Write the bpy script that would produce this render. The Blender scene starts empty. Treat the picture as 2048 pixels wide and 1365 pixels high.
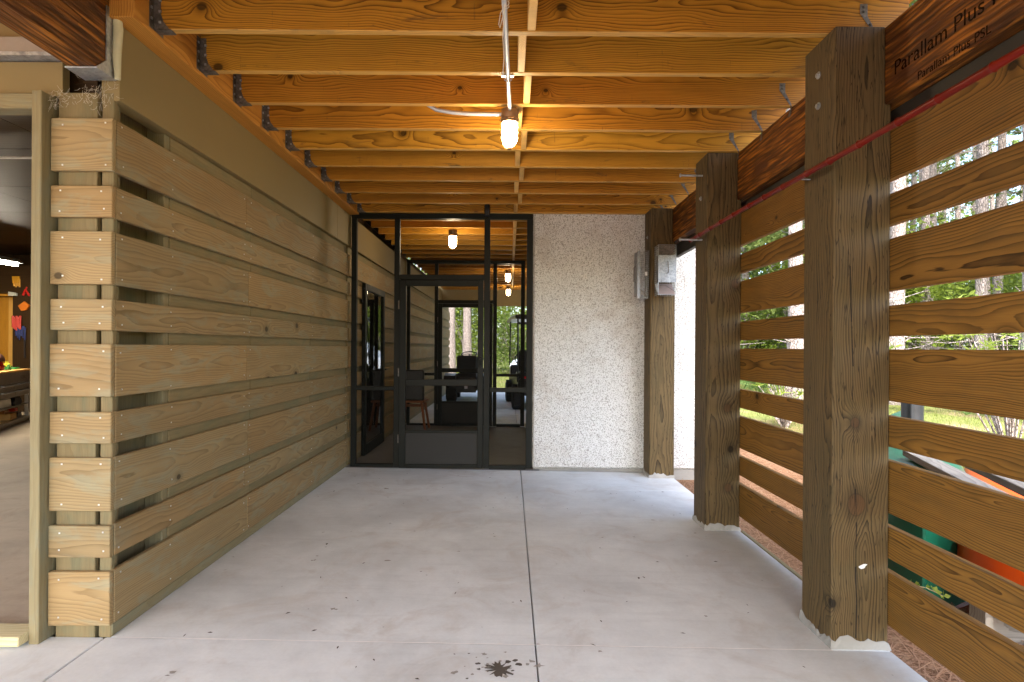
import bpy, bmesh, math, random
from mathutils import Matrix, Vector
random.seed(7)
R = math.radians
SC = bpy.context.scene
COL = SC.collection

# ---------------------------------------------------------------- camera, sky, sun, exposure
cam_d = bpy.data.cameras.new('camera'); cam = bpy.data.objects.new('camera', cam_d); COL.objects.link(cam)
cam_d.sensor_width = 36; cam_d.lens = 1100 / 2048 * 36
cam_d.shift_x = 4 / 2048; cam_d.shift_y = 13 / 2048
cam_d.clip_start = .02; cam_d.clip_end = 2000
cam.matrix_world = Matrix.Translation((0, 0, 1.325)) @ Matrix.Rotation(R(90), 4, 'X') @ Matrix.Rotation(.0062, 4, 'Z')
SC.camera = cam
SUN_EL, SUN_AZ = R(46), R(187)          # azimuth clockwise from +Y (the way the camera looks)
W = bpy.data.worlds.new('World'); SC.world = W; W.use_nodes = True
wn = W.node_tree; bg = wn.nodes['Background']
sky = wn.nodes.new('ShaderNodeTexSky'); sky.sky_type = 'NISHITA'; sky.sun_disc = False
sky.sun_elevation = SUN_EL; sky.sun_rotation = SUN_AZ
sky.air_density = 1.0; sky.dust_density = 3.0; sky.ozone_density = 1.0
wn.links.new(sky.outputs[0], bg.inputs[0]); bg.inputs[1].default_value = .15
sd = bpy.data.lights.new('sun', 'SUN'); sd.energy = 1.0; sd.angle = R(14); sd.color = (1, .95, .87)
so = bpy.data.objects.new('sun', sd); COL.objects.link(so)
dv = Vector((math.sin(SUN_AZ) * math.cos(SUN_EL), math.cos(SUN_AZ) * math.cos(SUN_EL), math.sin(SUN_EL)))
so.rotation_euler = dv.to_track_quat('Z', 'Y').to_euler(); so.location = dv * 40
SC.view_settings.view_transform = 'Standard'; SC.view_settings.look = 'None'
SC.view_settings.exposure = 2.86; SC.view_settings.gamma = 1
SC.render.engine = 'CYCLES'
SC.cycles.use_denoising = True; SC.cycles.max_bounces = 8; SC.cycles.diffuse_bounces = 5
SC.cycles.transparent_max_bounces = 24; SC.cycles.sample_clamp_indirect = 6
SC.cycles.caustics_reflective = False; SC.cycles.caustics_refractive = False

# ---------------------------------------------------------------- helpers
def lin(c): return tuple(((v / 255) / 12.92 if v <= 10 else ((v / 255 + .055) / 1.055) ** 2.4) for v in c)

class G:
    """small node-graph writer"""
    def __init__(s, name):
        s.m = bpy.data.materials.new(name); s.m.use_nodes = True
        s.t = s.m.node_tree; s.b = s.t.nodes['Principled BSDF']; s.out = s.t.nodes['Material Output']
    def n(s, kind, **kw):
        d = s.t.nodes.new('ShaderNode' + kind)
        for k, v in kw.items(): setattr(d, k, v)
        return d
    def put(s, sock, v):
        if hasattr(v, 'is_output'): s.t.links.new(v, sock)
        else:
            if hasattr(sock.default_value, '__len__') and not hasattr(v, '__len__'): v = (v,) * len(sock.default_value)
            if hasattr(v, '__len__') and len(sock.default_value) == 4 and len(v) == 3: v = (*v, 1)
            sock.default_value = v
    def M(s, op, a, b=0.0, c=0.0):
        d = s.n('Math', operation=op); s.put(d.inputs[0], a); s.put(d.inputs[1], b); s.put(d.inputs[2], c); return d.outputs[0]
    def V(s, op, a, b=(0, 0, 0)):
        d = s.n('VectorMath', operation=op); s.put(d.inputs[0], a)
        if op == 'SCALE': s.put(d.inputs[3], b)
        else: s.put(d.inputs[1], b)
        return d.outputs[0]
    def xyz(s, x, y, z):
        d = s.n('CombineXYZ'); s.put(d.inputs[0], x); s.put(d.inputs[1], y); s.put(d.inputs[2], z); return d.outputs[0]
    def sep(s, v):
        d = s.n('SeparateXYZ'); s.put(d.inputs[0], v); return d.outputs
    def noise(s, v, scale=5, detail=2, rough=.5, dist=0, out=0):
        d = s.n('TexNoise'); s.put(d.inputs['Vector'], v); s.put(d.inputs['Scale'], scale); s.put(d.inputs['Detail'], detail)
        s.put(d.inputs['Roughness'], rough); s.put(d.inputs['Distortion'], dist); return d.outputs[out]
    def vor(s, v, scale=5, rnd=1, feature='F1', dim='3D'):
        d = s.n('TexVoronoi', feature=feature, voronoi_dimensions=dim); s.put(d.inputs['Vector'], v); s.put(d.inputs['Scale'], scale)
        s.put(d.inputs['Randomness'], rnd); return d
    def step(s, v, lo, hi):
        d = s.n('MapRange', interpolation_type='SMOOTHSTEP'); s.put(d.inputs[0], v); s.put(d.inputs[1], lo); s.put(d.inputs[2], hi); return d.outputs[0]
    def mix(s, f, a, b, mode='MIX'):
        d = s.n('Mix', data_type='RGBA', blend_type=mode); s.put(d.inputs[0], f); s.put(d.inputs[6], a); s.put(d.inputs[7], b); return d.outputs[2]
    def obj(s): return s.n('TexCoord').outputs['Object']
    def pos(s): return s.n('NewGeometry').outputs['Position']
    def rnd(s): return s.n('ObjectInfo').outputs['Random']
    def bump(s, h, strength=.3, dist=.01):
        d = s.n('Bump'); s.put(d.inputs['Height'], h); d.inputs['Strength'].default_value = strength; d.inputs['Distance'].default_value = dist
        s.t.links.new(d.outputs[0], s.b.inputs['Normal'])
    def fin(s, col, rough=.6, metal=0, spec=.3):
        s.put(s.b.inputs['Base Color'], col); s.put(s.b.inputs['Roughness'], rough); s.put(s.b.inputs['Metallic'], metal)
        s.put(s.b.inputs['Specular IOR Level'], spec); return s.m

def wood(name, light, dark, freq=95, contrast=.8, rough=.62, knots=.45, var=.18, patch=None, patch_amt=0, bump=.25, grey=0, checks=0, fib=.22, spec=.25, own=(), edge=None, hue=None, grime=0):
    """a board sawn from a log: rings about a tilted pith beside the board, deflected round knots; local X runs along the grain"""
    g = G(name); o = g.obj(); rn = g.rnd()
    w1 = g.n('TexWhiteNoise', noise_dimensions='1D'); g.put(w1.inputs['W'], g.M('MULTIPLY', rn, 91.7)); wc = g.sep(w1.outputs['Color'])
    w2 = g.n('TexWhiteNoise', noise_dimensions='1D'); g.put(w2.inputs['W'], g.M('MULTIPLY_ADD', rn, 53.3, 7)); wd = g.sep(w2.outputs['Color'])
    x, y, z = g.sep(o)
    xo = g.M('MULTIPLY_ADD', rn, 57.0, x)
    # knots
    yz = g.M('MULTIPLY_ADD', z, .8, y)
    kv = g.vor(g.xyz(g.M('MULTIPLY', xo, .8), g.M('MULTIPLY_ADD', wc[2], 9., yz), 0), 2.4, 1, dim='2D')
    kd = g.M('DIVIDE', kv.outputs['Distance'], 2.4)
    keep = g.M('LESS_THAN', g.sep(kv.outputs['Color'])[0], knots)
    ksz = g.M('MULTIPLY_ADD', g.sep(kv.outputs['Color'])[1], .014, .009)
    kq = g.M('DIVIDE', kd, ksz)
    bulge = g.M('MULTIPLY', g.M('EXPONENT', g.M('MULTIPLY', g.M('MULTIPLY', kq, kq), -.12)), keep)
    knot = g.M('MULTIPLY', g.step(kq, 1.25, .75), keep)
    halo = g.M('MULTIPLY', g.step(kq, 3.2, .9), keep)
    core = None
    for nm in own:                       # knots placed by hand: object property (along, across, radius)
        at = g.n('Attribute', attribute_type='OBJECT', attribute_name=nm); kx, ky, kr = g.sep(at.outputs['Vector'])
        ex = g.M('MULTIPLY', g.M('SUBTRACT', x, kx), .8); ey = g.M('SUBTRACT', y, ky)
        wob = g.M('MULTIPLY_ADD', g.noise(o, 14, 2), .5, .75)
        q = g.M('MULTIPLY', g.M('DIVIDE', g.M('SQRT', g.M('ADD', g.M('MULTIPLY', ex, ex), g.M('MULTIPLY', ey, ey))), kr), wob)
        bulge = g.M('ADD', bulge, g.M('MULTIPLY', g.M('EXPONENT', g.M('MULTIPLY', g.M('MULTIPLY', q, q), -.16)), 1.3))
        halo = g.M('MAXIMUM', halo, g.step(q, 2.2, .9)); knot = g.M('MAXIMUM', knot, g.M('MULTIPLY', g.step(g.M('ABSOLUTE', g.M('SUBTRACT', q, .95)), .10, .02), .4)); core = g.step(q, 1.05, .8) if core is None else g.M('MAXIMUM', core, g.step(q, 1.05, .8))
    # pith
    low = g.noise(g.xyz(g.M('MULTIPLY', xo, 1.1), g.M('MULTIPLY', y, 3.), g.M('MULTIPLY', z, 3.)), 1.4, 2, .5, 0, 1)
    lx, ly, lz = g.sep(low)
    yy = g.M('ADD', g.M('SUBTRACT', y, g.M('MULTIPLY', g.M('SUBTRACT', wc[0], .5), .22)), g.M('MULTIPLY', g.M('SUBTRACT', lx, .5), .10))
    tilt = g.M('MULTIPLY', x, g.M('MULTIPLY', g.M('SUBTRACT', wd[0], .5), .07))
    zz = g.M('ADD', g.M('ADD', g.M('ADD', z, tilt), g.M('MULTIPLY_ADD', wc[1], .10, .012)), g.M('MULTIPLY', g.M('SUBTRACT', ly, .5), .09))
    r = g.M('SQRT', g.M('ADD', g.M('MULTIPLY', yy, yy), g.M('MULTIPLY', zz, zz)))
    r = g.M('MULTIPLY_ADD', bulge, .035, r)
    fq = g.M('MULTIPLY', freq, g.M('MULTIPLY_ADD', wd[1], .7, .65))
    rg = g.M('MULTIPLY', r, fq)
    wav = g.noise(g.xyz(g.M('MULTIPLY', xo, 5.), g.M('MULTIPLY', y, 40.), g.M('MULTIPLY', z, 40.)), 1., 2, .6)
    ph = g.M('FRACT', g.M('MULTIPLY_ADD', wav, .55, rg))
    ring = g.M('MULTIPLY', g.M('POWER', ph, 2.2), g.step(ph, 1.0, .93))
    amp = g.noise(g.xyz(g.M('FLOOR', rg), wd[2], 0), 3.1, 0)
    ring = g.M('MULTIPLY', ring, g.M('MULTIPLY_ADD', amp, 1.0, .45))
    fibre = g.noise(g.xyz(g.M('MULTIPLY', xo, 9.), g.M('MULTIPLY', y, 330.), g.M('MULTIPLY', z, 330.)), 1., 3, .65)
    blot = g.noise(g.xyz(g.M('MULTIPLY', xo, 1.2), g.M('MULTIPLY', y, 5.), g.M('MULTIPLY', z, 5.)), 1.7, 3, .6)
    c = g.mix(g.M('MULTIPLY', ring, contrast), light, dark)
    f = g.M('ADD', g.M('MULTIPLY_ADD', g.M('SUBTRACT', fibre, .5), fib * 2, 1.0), g.M('MULTIPLY', g.M('SUBTRACT', blot, .5), .45))
    f = g.M('MULTIPLY', f, g.M('MULTIPLY_ADD', g.M('SUBTRACT', wd[2], .5), var * 2, 1.0))
    if hue: c = g.mix(g.M('MULTIPLY', g.step(wc[2], .1, .9), 1.), c, hue, 'MULTIPLY')
    if patch:
        pn = g.noise(g.xyz(g.M('MULTIPLY', xo, 2.2), g.M('MULTIPLY', y, 7.), g.M('MULTIPLY', z, 7.)), 1.6, 4, .65, .6)
        c = g.mix(g.M('MULTIPLY', g.step(pn, .46, .68), patch_amt), c, patch)
    c = g.mix(g.M('MULTIPLY', halo, .35), c, tuple(v * .55 for v in dark))
    c = g.mix(g.M('MULTIPLY', knot, .8), c, tuple(v * .22 for v in dark))
    if core is not None: c = g.mix(g.M('MULTIPLY', core, .6), c, lin((84, 58, 34)))
    if grime:
        gn = g.noise(g.xyz(g.M('MULTIPLY', xo, 2.6), g.M('MULTIPLY', y, 11.), z), 1., 5, .75, .5); gs = g.noise(g.xyz(g.M('MULTIPLY', xo, 60.), g.M('MULTIPLY', y, 4.), z), 1., 2)
        lowr = g.step(g.M('ABSOLUTE', y), .03, .12)
        c = g.mix(g.M('MULTIPLY', g.M('MULTIPLY', g.step(gn, .58, .72), lowr), grime), c, (.045, .032, .02)); c = g.mix(g.M('MULTIPLY', g.M('MULTIPLY', g.step(gs, .66, .74), g.step(gn, .45, .6)), grime * .5), c, (.06, .04, .02))
    if edge: c = g.mix(g.M('MULTIPLY', g.step(g.M('ABSOLUTE', y), edge[0] - .004, edge[0] - .001), edge[1]), c, edge[2])  # narrow edges tinted towards a colour standing in for bounced light
    if checks:
        cn = g.noise(g.xyz(g.M('MULTIPLY', xo, 1.3), g.M('MULTIPLY', y, 26.), g.M('MULTIPLY', z, 26.)), 1.3, 3, .6)
        ck = g.M('MULTIPLY', g.step(g.M('ABSOLUTE', g.M('SUBTRACT', cn, .5)), .012, .0), checks)
        c = g.mix(ck, c, tuple(v * .12 for v in dark))
    c = g.mix(1.0, c, g.xyz(f, f, f), 'MULTIPLY')
    g.bump(g.M('ADD', g.M('MULTIPLY', ring, -.6), g.M('MULTIPLY', fibre, .8)), bump, .004)
    return g.fin(c, rough, 0, spec)

def parallel_strand(name):
    g = G(name); o = g.obj(); x, y, z = g.sep(o)
    sk = g.noise(o, 3, 2, .5, 0, 1); sy = g.sep(sk)[1]
    v = g.xyz(g.M('MULTIPLY', x, 4.5), g.M('MULTIPLY_ADD', sy, 2.4, g.M('MULTIPLY', y, 70.)), g.M('MULTIPLY', z, 70.))
    a = g.vor(v, 1.0, 1); cell = g.sep(a.outputs['Color'])
    edge = g.step(a.outputs['Distance'], .25, .75)
    b = g.noise(g.xyz(g.M('MULTIPLY', x, 5.), g.M('MULTIPLY', y, 190.), g.M('MULTIPLY', z, 190.)), 1, 3, .7)
    c = g.mix(cell[0], lin((178, 112, 40)), lin((84, 46, 16)))
    c = g.mix(g.M('MULTIPLY', edge, .75), c, lin((48, 25, 10)))
    c = g.mix(g.step(b, .62, .72), c, lin((40, 22, 10)))
    d = g.noise(g.xyz(g.M('MULTIPLY', x, 2.), g.M('MULTIPLY', y, 9.), g.M('MULTIPLY', z, 9.)), 1.5, 3)
    c = g.mix(g.step(d, .52, .72), c, lin((84, 48, 24)))
    g.bump(g.M('SUBTRACT', b, edge), .5, .006)
    return g.fin(c, .55, 0, .3)

def plain(name, col, rough=.5, metal=0, var=.12, scale=30, bump=0, spec=.4):
    g = G(name); o = g.obj(); n = g.noise(o, scale, 3, .6); n2 = g.noise(o, scale * .17, 2)
    f = g.M('MULTIPLY_ADD', g.M('SUBTRACT', g.M('ADD', n, n2), 1.), var * 2, 1.)
    c = g.mix(1., col, g.xyz(f, f, f), 'MULTIPLY')
    if bump: g.bump(n, bump, .003)
    return g.fin(c, g.M('MULTIPLY_ADD', n, .15, rough - .07), metal, spec)

def galvanised(name, col=(.5, .52, .54), rough=.42):
    g = G(name); o = g.obj(); v = g.vor(o, 90, 1); s = g.sep(v.outputs['Color'])[0]; n = g.noise(o, 14, 3)
    c = g.mix(g.M('MULTIPLY', s, .5), col, tuple(v * .62 for v in col)); c = g.mix(g.step(n, .55, .75), c, tuple(v * .5 for v in col))
    return g.fin(c, g.M('MULTIPLY_ADD', s, .2, rough), .85, .5)

def emit(name, col, s):
    g = G(name); g.put(g.b.inputs['Emission Color'], col); g.b.inputs['Emission Strength'].default_value = s
    return g.fin((.9, .9, .9), .3)

def screen_mat(name, cover):
    g = G(name); g.fin((.008, .0085, .008), .9, 0, .05)
    t = g.n('BsdfTransparent'); mx = g.n('MixShader'); mx.inputs[0].default_value = cover
    g.t.links.new(t.outputs[0], mx.inputs[1]); g.t.links.new(g.b.outputs[0], mx.inputs[2]); g.t.links.new(mx.outputs[0], g.out.inputs[0])
    return g.m

def glass_mat(name):
    g = G(name); t = g.n('BsdfTransparent'); gl = g.n('BsdfGlossy'); gl.inputs['Roughness'].default_value = .02
    fr = g.n('Fresnel'); fr.inputs[0].default_value = 1.6; mx = g.n('MixShader')
    t.inputs[0].default_value = (.45, .48, .47, 1)
    g.t.links.new(g.M('ADD', fr.outputs[0], .12), mx.inputs[0]); g.t.links.new(t.outputs[0], mx.inputs[1]); g.t.links.new(gl.outputs[0], mx.inputs[2])
    g.t.links.new(mx.outputs[0], g.out.inputs[0]); return g.m

def leaf_mat(name, c1, c2, trans=.35):
    g = G(name); p = g.pos(); n = g.noise(p, 1.1, 3, .6); rn = g.n('NewGeometry').outputs['Random Per Island']
    c = g.mix(g.M('ADD', g.M('MULTIPLY', n, .6), g.M('MULTIPLY', rn, .4)), c1, c2)
    g.fin(c, .55, 0, .3)
    t = g.n('BsdfTranslucent'); g.put(t.inputs[0], c); mx = g.n('MixShader'); mx.inputs[0].default_value = trans
    g.t.links.new(g.b.outputs[0], mx.inputs[1]); g.t.links.new(t.outputs[0], mx.inputs[2]); g.t.links.new(mx.outputs[0], g.out.inputs[0])
    return g.m

def concrete(name, base, stain):
    g = G(name); p = g.pos()
    a = g.noise(p, .9, 4, .6, .4); b = g.noise(p, 6, 4, .65); c3 = g.noise(p, 60, 3, .6)
    sw = g.noise(g.xyz(g.M('MULTIPLY', g.sep(p)[0], 1.2), g.M('MULTIPLY', g.sep(p)[1], 14.), 0), 1.5, 3, .6, .5)
    d = g.noise(p, 2.3, 5, .7, 1.0)
    c = g.mix(g.step(a, .35, .68), base, tuple(v * .78 for v in base))
    c = g.mix(g.M('MULTIPLY', g.step(d, .47, .72), .45), c, stain)
    c = g.mix(g.M('MULTIPLY', g.step(sw, .5, .75), .16), c, tuple(v * .55 for v in base))
    f = g.M('ADD', g.M('MULTIPLY_ADD', b, .26, .80), g.M('MULTIPLY', c3, .14))
    c = g.mix(1., c, g.xyz(f, f, f), 'MULTIPLY')
    sp = g.vor(p, 17, 1); dot = g.M('MULTIPLY', g.step(sp.outputs['Distance'], .10, .05), g.M('LESS_THAN', g.sep(sp.outputs['Color'])[0], .035))
    c = g.mix(g.M('MULTIPLY', dot, .5), c, (.07, .06, .05))
    g.bump(g.M('ADD', b, g.M('MULTIPLY', c3, .6)), .12, .004)
    return g.fin(c, .62, 0, .3)

def stucco(name):
    g = G(name); p = g.pos()
    v = g.vor(p, 105, 1); v2 = g.vor(p, 210, 1); n = g.noise(p, 1.1, 4, .6, .3); n2 = g.noise(p, 85, 3, .7); n3 = g.noise(p, 3.5, 4, .7, .5)
    pit = g.step(v.outputs['Distance'], .5, .78)
    c = g.mix(g.M('MULTIPLY', pit, .6), lin((240, 240, 238)), lin((120, 112, 100)))
    c = g.mix(g.M('MULTIPLY', g.step(n2, .56, .70), .5), c, lin((96, 86, 70)))
    c = g.mix(g.M('MULTIPLY', g.step(g.M('ADD', n, g.M('MULTIPLY', n3, .5)), .72, .98), .32), c, lin((150, 120, 82)))
    h = g.M('SUBTRACT', g.M('SUBTRACT', 1., v.outputs['Distance']), g.M('MULTIPLY', v2.outputs['Distance'], .5))
    g.bump(h, .9, .008)
    return g.fin(c, .85, 0, .15)

def bark(name):
    g = G(name); o = g.obj(); x, y, z = g.sep(o)
    v = g.vor(g.xyz(g.M('MULTIPLY', x, 15.), g.M('MULTIPLY', y, 15.), g.M('MULTIPLY', z, 5.)), 1.6, 1, 'DISTANCE_TO_EDGE')
    v2 = g.vor(g.xyz(g.M('MULTIPLY', x, 15.), g.M('MULTIPLY', y, 15.), g.M('MULTIPLY', z, 5.)), 1.6, 1)
    n = g.noise(o, 22, 4, .7)
    c = g.mix(g.sep(v2.outputs['Color'])[0], (.44, .375, .345), (.30, .25, .225))
    c = g.mix(g.step(v.outputs['Distance'], .12, .02), c, (.20, .165, .15))
    c = g.mix(g.M('MULTIPLY', g.step(n, .5, .7), .5), c, (.46, .42, .41))
    g.bump(g.M('ADD', g.step(v.outputs['Distance'], .0, .16), g.M('MULTIPLY', n, .4)), .8, .03)
    return g.fin(c, .9, 0, .1)

def ground_mat(name):
    g = G(name); p = g.pos(); x, y, z = g.sep(p)
    n = g.noise(p, .55, 4, .6); n2 = g.noise(p, 9, 4, .7); n3 = g.noise(g.xyz(g.M('MULTIPLY', x, 40.), g.M('MULTIPLY', y, 90.), 0), 1., 3, .7, 1.5)
    grass = g.mix(n2, (.13, .16, .04), (.25, .26, .09)); grass = g.mix(g.step(n, .5, .66), grass, (.30, .235, .13))
    straw = g.mix(g.step(n3, .38, .66), (.15, .075, .04), (.42, .255, .15)); straw = g.mix(g.step(n2, .56, .72), straw, (.30, .21, .12))
    edge = g.M('ADD', g.M('MULTIPLY_ADD', n, 2.2, x), g.M('MULTIPLY', g.step(y, 6.3, 4.), -1.))
    c = g.mix(g.step(edge, 4.6, 6.2), straw, grass)
    far = g.step(y, 13.5, 15.5); c = g.mix(far, c, grass)
    g.bump(n3, .5, .02)
    return g.fin(c, .9, 0, .1)

# mesh builder
class MB:
    def __init__(s): s.v = []; s.f = []
    def add(s, vs, fs):
        k = len(s.v); s.v += [tuple(q) for q in vs]; s.f += [tuple(i + k for i in q) for q in fs]; return s
    def box(s, c, d, m=None):
        x, y, z = d[0] / 2, d[1] / 2, d[2] / 2
        vs = [Vector((a * x, b * y, e * z)) for a in (-1, 1) for b in (-1, 1) for e in (-1, 1)]
        if m is not None: vs = [m @ q for q in vs]
        vs = [q + Vector(c) for q in vs]
        return s.add(vs, [(0, 1, 3, 2), (4, 6, 7, 5), (0, 4, 5, 1), (2, 3, 7, 6), (0, 2, 6, 4), (1, 5, 7, 3)])
    def bb(s, x0, x1, y0, y1, z0, z1): return s.box(((x0 + x1) / 2, (y0 + y1) / 2, (z0 + z1) / 2), (x1 - x0, y1 - y0, z1 - z0))
    def tube(s, pts, r, n=8, cap=True):
        pts = [Vector(p) for p in pts]; rs = r if hasattr(r, '__len__') else [r] * len(pts); vs = []; fs = []; up = None
        for i, p in enumerate(pts):
            t = (pts[min(i + 1, len(pts) - 1)] - pts[max(i - 1, 0)]).normalized()
            if up is None: up = t.orthogonal().normalized()
            up = (up - t * up.dot(t)).normalized(); w = t.cross(up)
            vs += [p + (up * math.cos(2 * math.pi * j / n) + w * math.sin(2 * math.pi * j / n)) * rs[i] for j in range(n)]
        for i in range(len(pts) - 1):
            fs += [(i * n + j, i * n + (j + 1) % n, (i + 1) * n + (j + 1) % n, (i + 1) * n + j) for j in range(n)]
        if cap: fs += [tuple(range(n))[::-1], tuple((len(pts) - 1) * n + j for j in range(n))]
        return s.add(vs, fs)
    def lathe(s, prof, c, n=20, axis='Z'):
        vs = []; fs = []
        for r, h in prof:
            for j in range(n):
                a = 2 * math.pi * j / n; q = (r * math.cos(a), r * math.sin(a), h)
                if axis == 'X': q = (h, q[0], q[1])
                if axis == 'Y': q = (q[0], h, q[1])
                vs.append(Vector(q) + Vector(c))
        k = len(prof)
        for i in range(k - 1): fs += [(i * n + j, i * n + (j + 1) % n, (i + 1) * n + (j + 1) % n, (i + 1) * n + j) for j in range(n)]
        fs += [tuple(range(n))[::-1], tuple((k - 1) * n + j for j in range(n))]
        return s.add(vs, fs)
    def prism(s, poly, axis, a, b):
        """2-D outline (in the two other axes, in order) swept along axis from a to b"""
        def q(u, v, h): return {'X': (h, u, v), 'Y': (u, h, v), 'Z': (u, v, h)}[axis]
        n = len(poly); vs = [q(u, v, a) for u, v in poly] + [q(u, v, b) for u, v in poly]
        return s.add(vs, [tuple(range(n)), tuple(range(n, 2 * n))[::-1]] + [(i, i + n, (i + 1) % n + n, (i + 1) % n) for i in range(n)])
    def mesh(s, name, mat, smooth=False, bevel=0, fixn=True):
        me = bpy.data.meshes.new(name); me.from_pydata(s.v, [], s.f)
        if bevel or fixn:
            bm = bmesh.new(); bm.from_mesh(me)
            if fixn: bmesh.ops.recalc_face_normals(bm, faces=bm.faces)
            if bevel: bmesh.ops.bevel(bm, geom=bm.edges[:], offset=bevel, segments=1, affect='EDGES', profile=.5)
            bm.to_mesh(me); bm.free()
        if smooth:
            me.polygons.foreach_set('use_smooth', [True] * len(me.polygons)); me.set_sharp_from_angle(angle=R(38))
        me.materials.append(mat); return me
    def build(s, name, mat, parent=None, smooth=False, bevel=0, fixn=True): return link(name, s.mesh(name, mat, smooth, bevel, fixn), parent)

def link(name, data, parent=None, mw=None):
    o = bpy.data.objects.new(name, data); COL.objects.link(o)
    w = mw if mw is not None else Matrix.Identity(4)
    if parent is not None:
        o.parent = parent; o.matrix_parent_inverse = WORLD[parent.name].inverted()
    o.matrix_basis = w; WORLD[o.name] = w
    return o
WORLD = {}
def tag(o, label=None, cat=None, group=None, kind=None):
    if label: o['label'] = label
    if cat: o['category'] = cat
    if group: o['group'] = group
    if kind: o['kind'] = kind
    return o
def thing(name, loc, label, cat, group=None, kind=None):
    o = bpy.data.objects.new(name, None); COL.objects.link(o); o.location = loc; o.empty_display_size = .1
    WORLD[o.name] = Matrix.Translation(loc)
    return tag(o, label, cat, group, kind)
def copy_tree(o, parent=None, mats=None):
    c = o.copy(); COL.objects.link(c)
    if parent is not None: c.parent = parent
    WORLD[c.name] = WORLD[o.name]
    for ch in list(o.children): copy_tree(ch, c)
    return c

AX = {'X': Vector((1, 0, 0)), 'Y': Vector((0, 1, 0)), 'Z': Vector((0, 0, 1))}
BC = {}
def board(name, parent, x0, x1, y0, y1, z0, z1, mat, along, jit=0, bevel=.003):
    """a sawn piece; its local X runs along the grain, local Y across the wide face"""
    d = {'X': x1 - x0, 'Y': y1 - y0, 'Z': z1 - z0}
    a, b = sorted([k for k in 'XYZ' if k != along], key=lambda k: -d[k])
    u, v = AX[along], AX[a]; w = u.cross(v)
    m = Matrix((u, v, w)).transposed().to_4x4()
    key = (round(d[along], 3), round(d[a], 3), round(d[b], 3), mat.name, bevel)
    if key not in BC: BC[key] = MB().box((0, 0, 0), (d[along], d[a], d[b])).mesh(name, mat, bevel=bevel)
    j = lambda: random.uniform(-jit, jit)
    loc = Matrix.Translation(((x0 + x1) / 2 + j(), (y0 + y1) / 2 + j() * .3, (z0 + z1) / 2 + j()))
    rot = Matrix.Rotation(j() * .4 / max(.5, d[along]), 4, w)
    return link(name, BC[key], parent, loc @ rot @ m)

# ---------------------------------------------------------------- materials
m_joist = wood('joist_pine', lin((192, 138, 42)), lin((92, 54, 7)), 92, 1.0, .55, .38, .12, hue=(.92, .80, .72), grime=.9, edge=(.143, .5, lin((224, 178, 100))))  # edge: floor-bounce light on the undersides, painted as a paler colour
m_block = wood('block_pine', lin((226, 180, 104)), lin((190, 130, 58)), 110, .6, .6, .1, .1)
m_ledger = wood('ledger_pine', lin((196, 136, 58)), lin((132, 78, 26)), 120, .8, .55, .2, .1)
m_stain = wood('stained_siding', lin((150, 129, 92)), lin((102, 83, 53)), 85, .65, .62, .10, .14, lin((138, 136, 112)), .6, .2, fib=.15, hue=(1.0, .92, .84))
m_back = wood('stained_backing', lin((130, 115, 82)), lin((98, 85, 57)), 60, .35, .7, .1, .12, lin((108, 108, 82)), .6, .2)
m_panel = plain('smooth_stained_panel', lin((132, 114, 74)), .6, 0, .07, 8)
m_trim = wood('weathered_trim', lin((132, 121, 90)), lin((104, 90, 62)), 80, .4, .7, .15, .1, lin((122, 124, 106)), .5)
m_post = wood('treated_post', lin((100, 82, 52)), lin((36, 28, 16)), 75, .95, .68, .12, .08, lin((82, 70, 44)), .6, .35, checks=.8, fib=.3, own=('knot_a', 'knot_b', 'knot_c'))
m_slat = wood('treated_slat', lin((134, 96, 42)), lin((50, 31, 9)), 82, 1.0, .6, .25, .12, lin((100, 76, 40)), .4, .3, fib=.25)
m_psl = parallel_strand('strand_beam')
m_conc = concrete('porch_concrete', (.67, .69, .685), (.44, .39, .34))
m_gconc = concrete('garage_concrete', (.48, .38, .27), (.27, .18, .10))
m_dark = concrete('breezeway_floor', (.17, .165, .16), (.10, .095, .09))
m_stucco = stucco('pebble_dash')
m_alu = plain('black_bronze_aluminium', (.009, .010, .008), .5, .0, .15, 20, 0, .15)
m_screen = screen_mat('insect_screen', .24)
m_glass = glass_mat('door_glass')
m_galv = galvanised('galvanised_steel')
m_dull = galvanised('dull_hanger_steel', (.22, .19, .16), .6)
m_grey = plain('grey_conduit', (.55, .57, .60), .35, .3, .06)
m_red = plain('red_paint', lin((104, 20, 9)), .4, 0, .3, 25, .1, .25)
m_black = plain('black_plastic', (.018, .018, .019), .45, 0, .1)
m_rubber = plain('tyre_rubber', (.02, .02, .02), .8, 0, .2, 40, .3)
m_mortar = concrete('mortar', (.36, .35, .32), (.24, .22, .19))
m_bark = bark('pine_bark')
m_ground = ground_mat('straw_and_grass')
m_ply = wood('subfloor', lin((206, 160, 96)), lin((168, 118, 60)), 40, .5, .7, .2, .1)
m_lamp = emit('lit_globe', (1, .80, .52), 28)
m_brass = plain('bronze_fitting', lin((150, 122, 92)), .4, .6, .1)
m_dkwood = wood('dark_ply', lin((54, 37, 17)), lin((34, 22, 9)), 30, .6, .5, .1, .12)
m_white = plain('white_paint', (.72, .73, .74), .3)
m_string = plain('cotton_string', (.75, .72, .62), .9)
m_ink = screen_mat('black_ink', .5)

FS = .012                                   # the slab falls to the open side
def fz(x): return -FS * x
GZ = -.11                                   # ground beside the slab
CEIL = 2.78                                 # underside of the joists
ROWS = [(2.096, 2.328), (1.890, 2.029), (1.592, 1.826), (1.388, 1.526), (1.095, 1.328), (.888, 1.027), (.588, .824), (.385, .526), (.084, .322)]
LX = -1.76                                  # face of the slatted wall
PX0, PX1 = 1.452, 1.707                     # posts
YD = 6.0                                    # screen door plane

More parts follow.
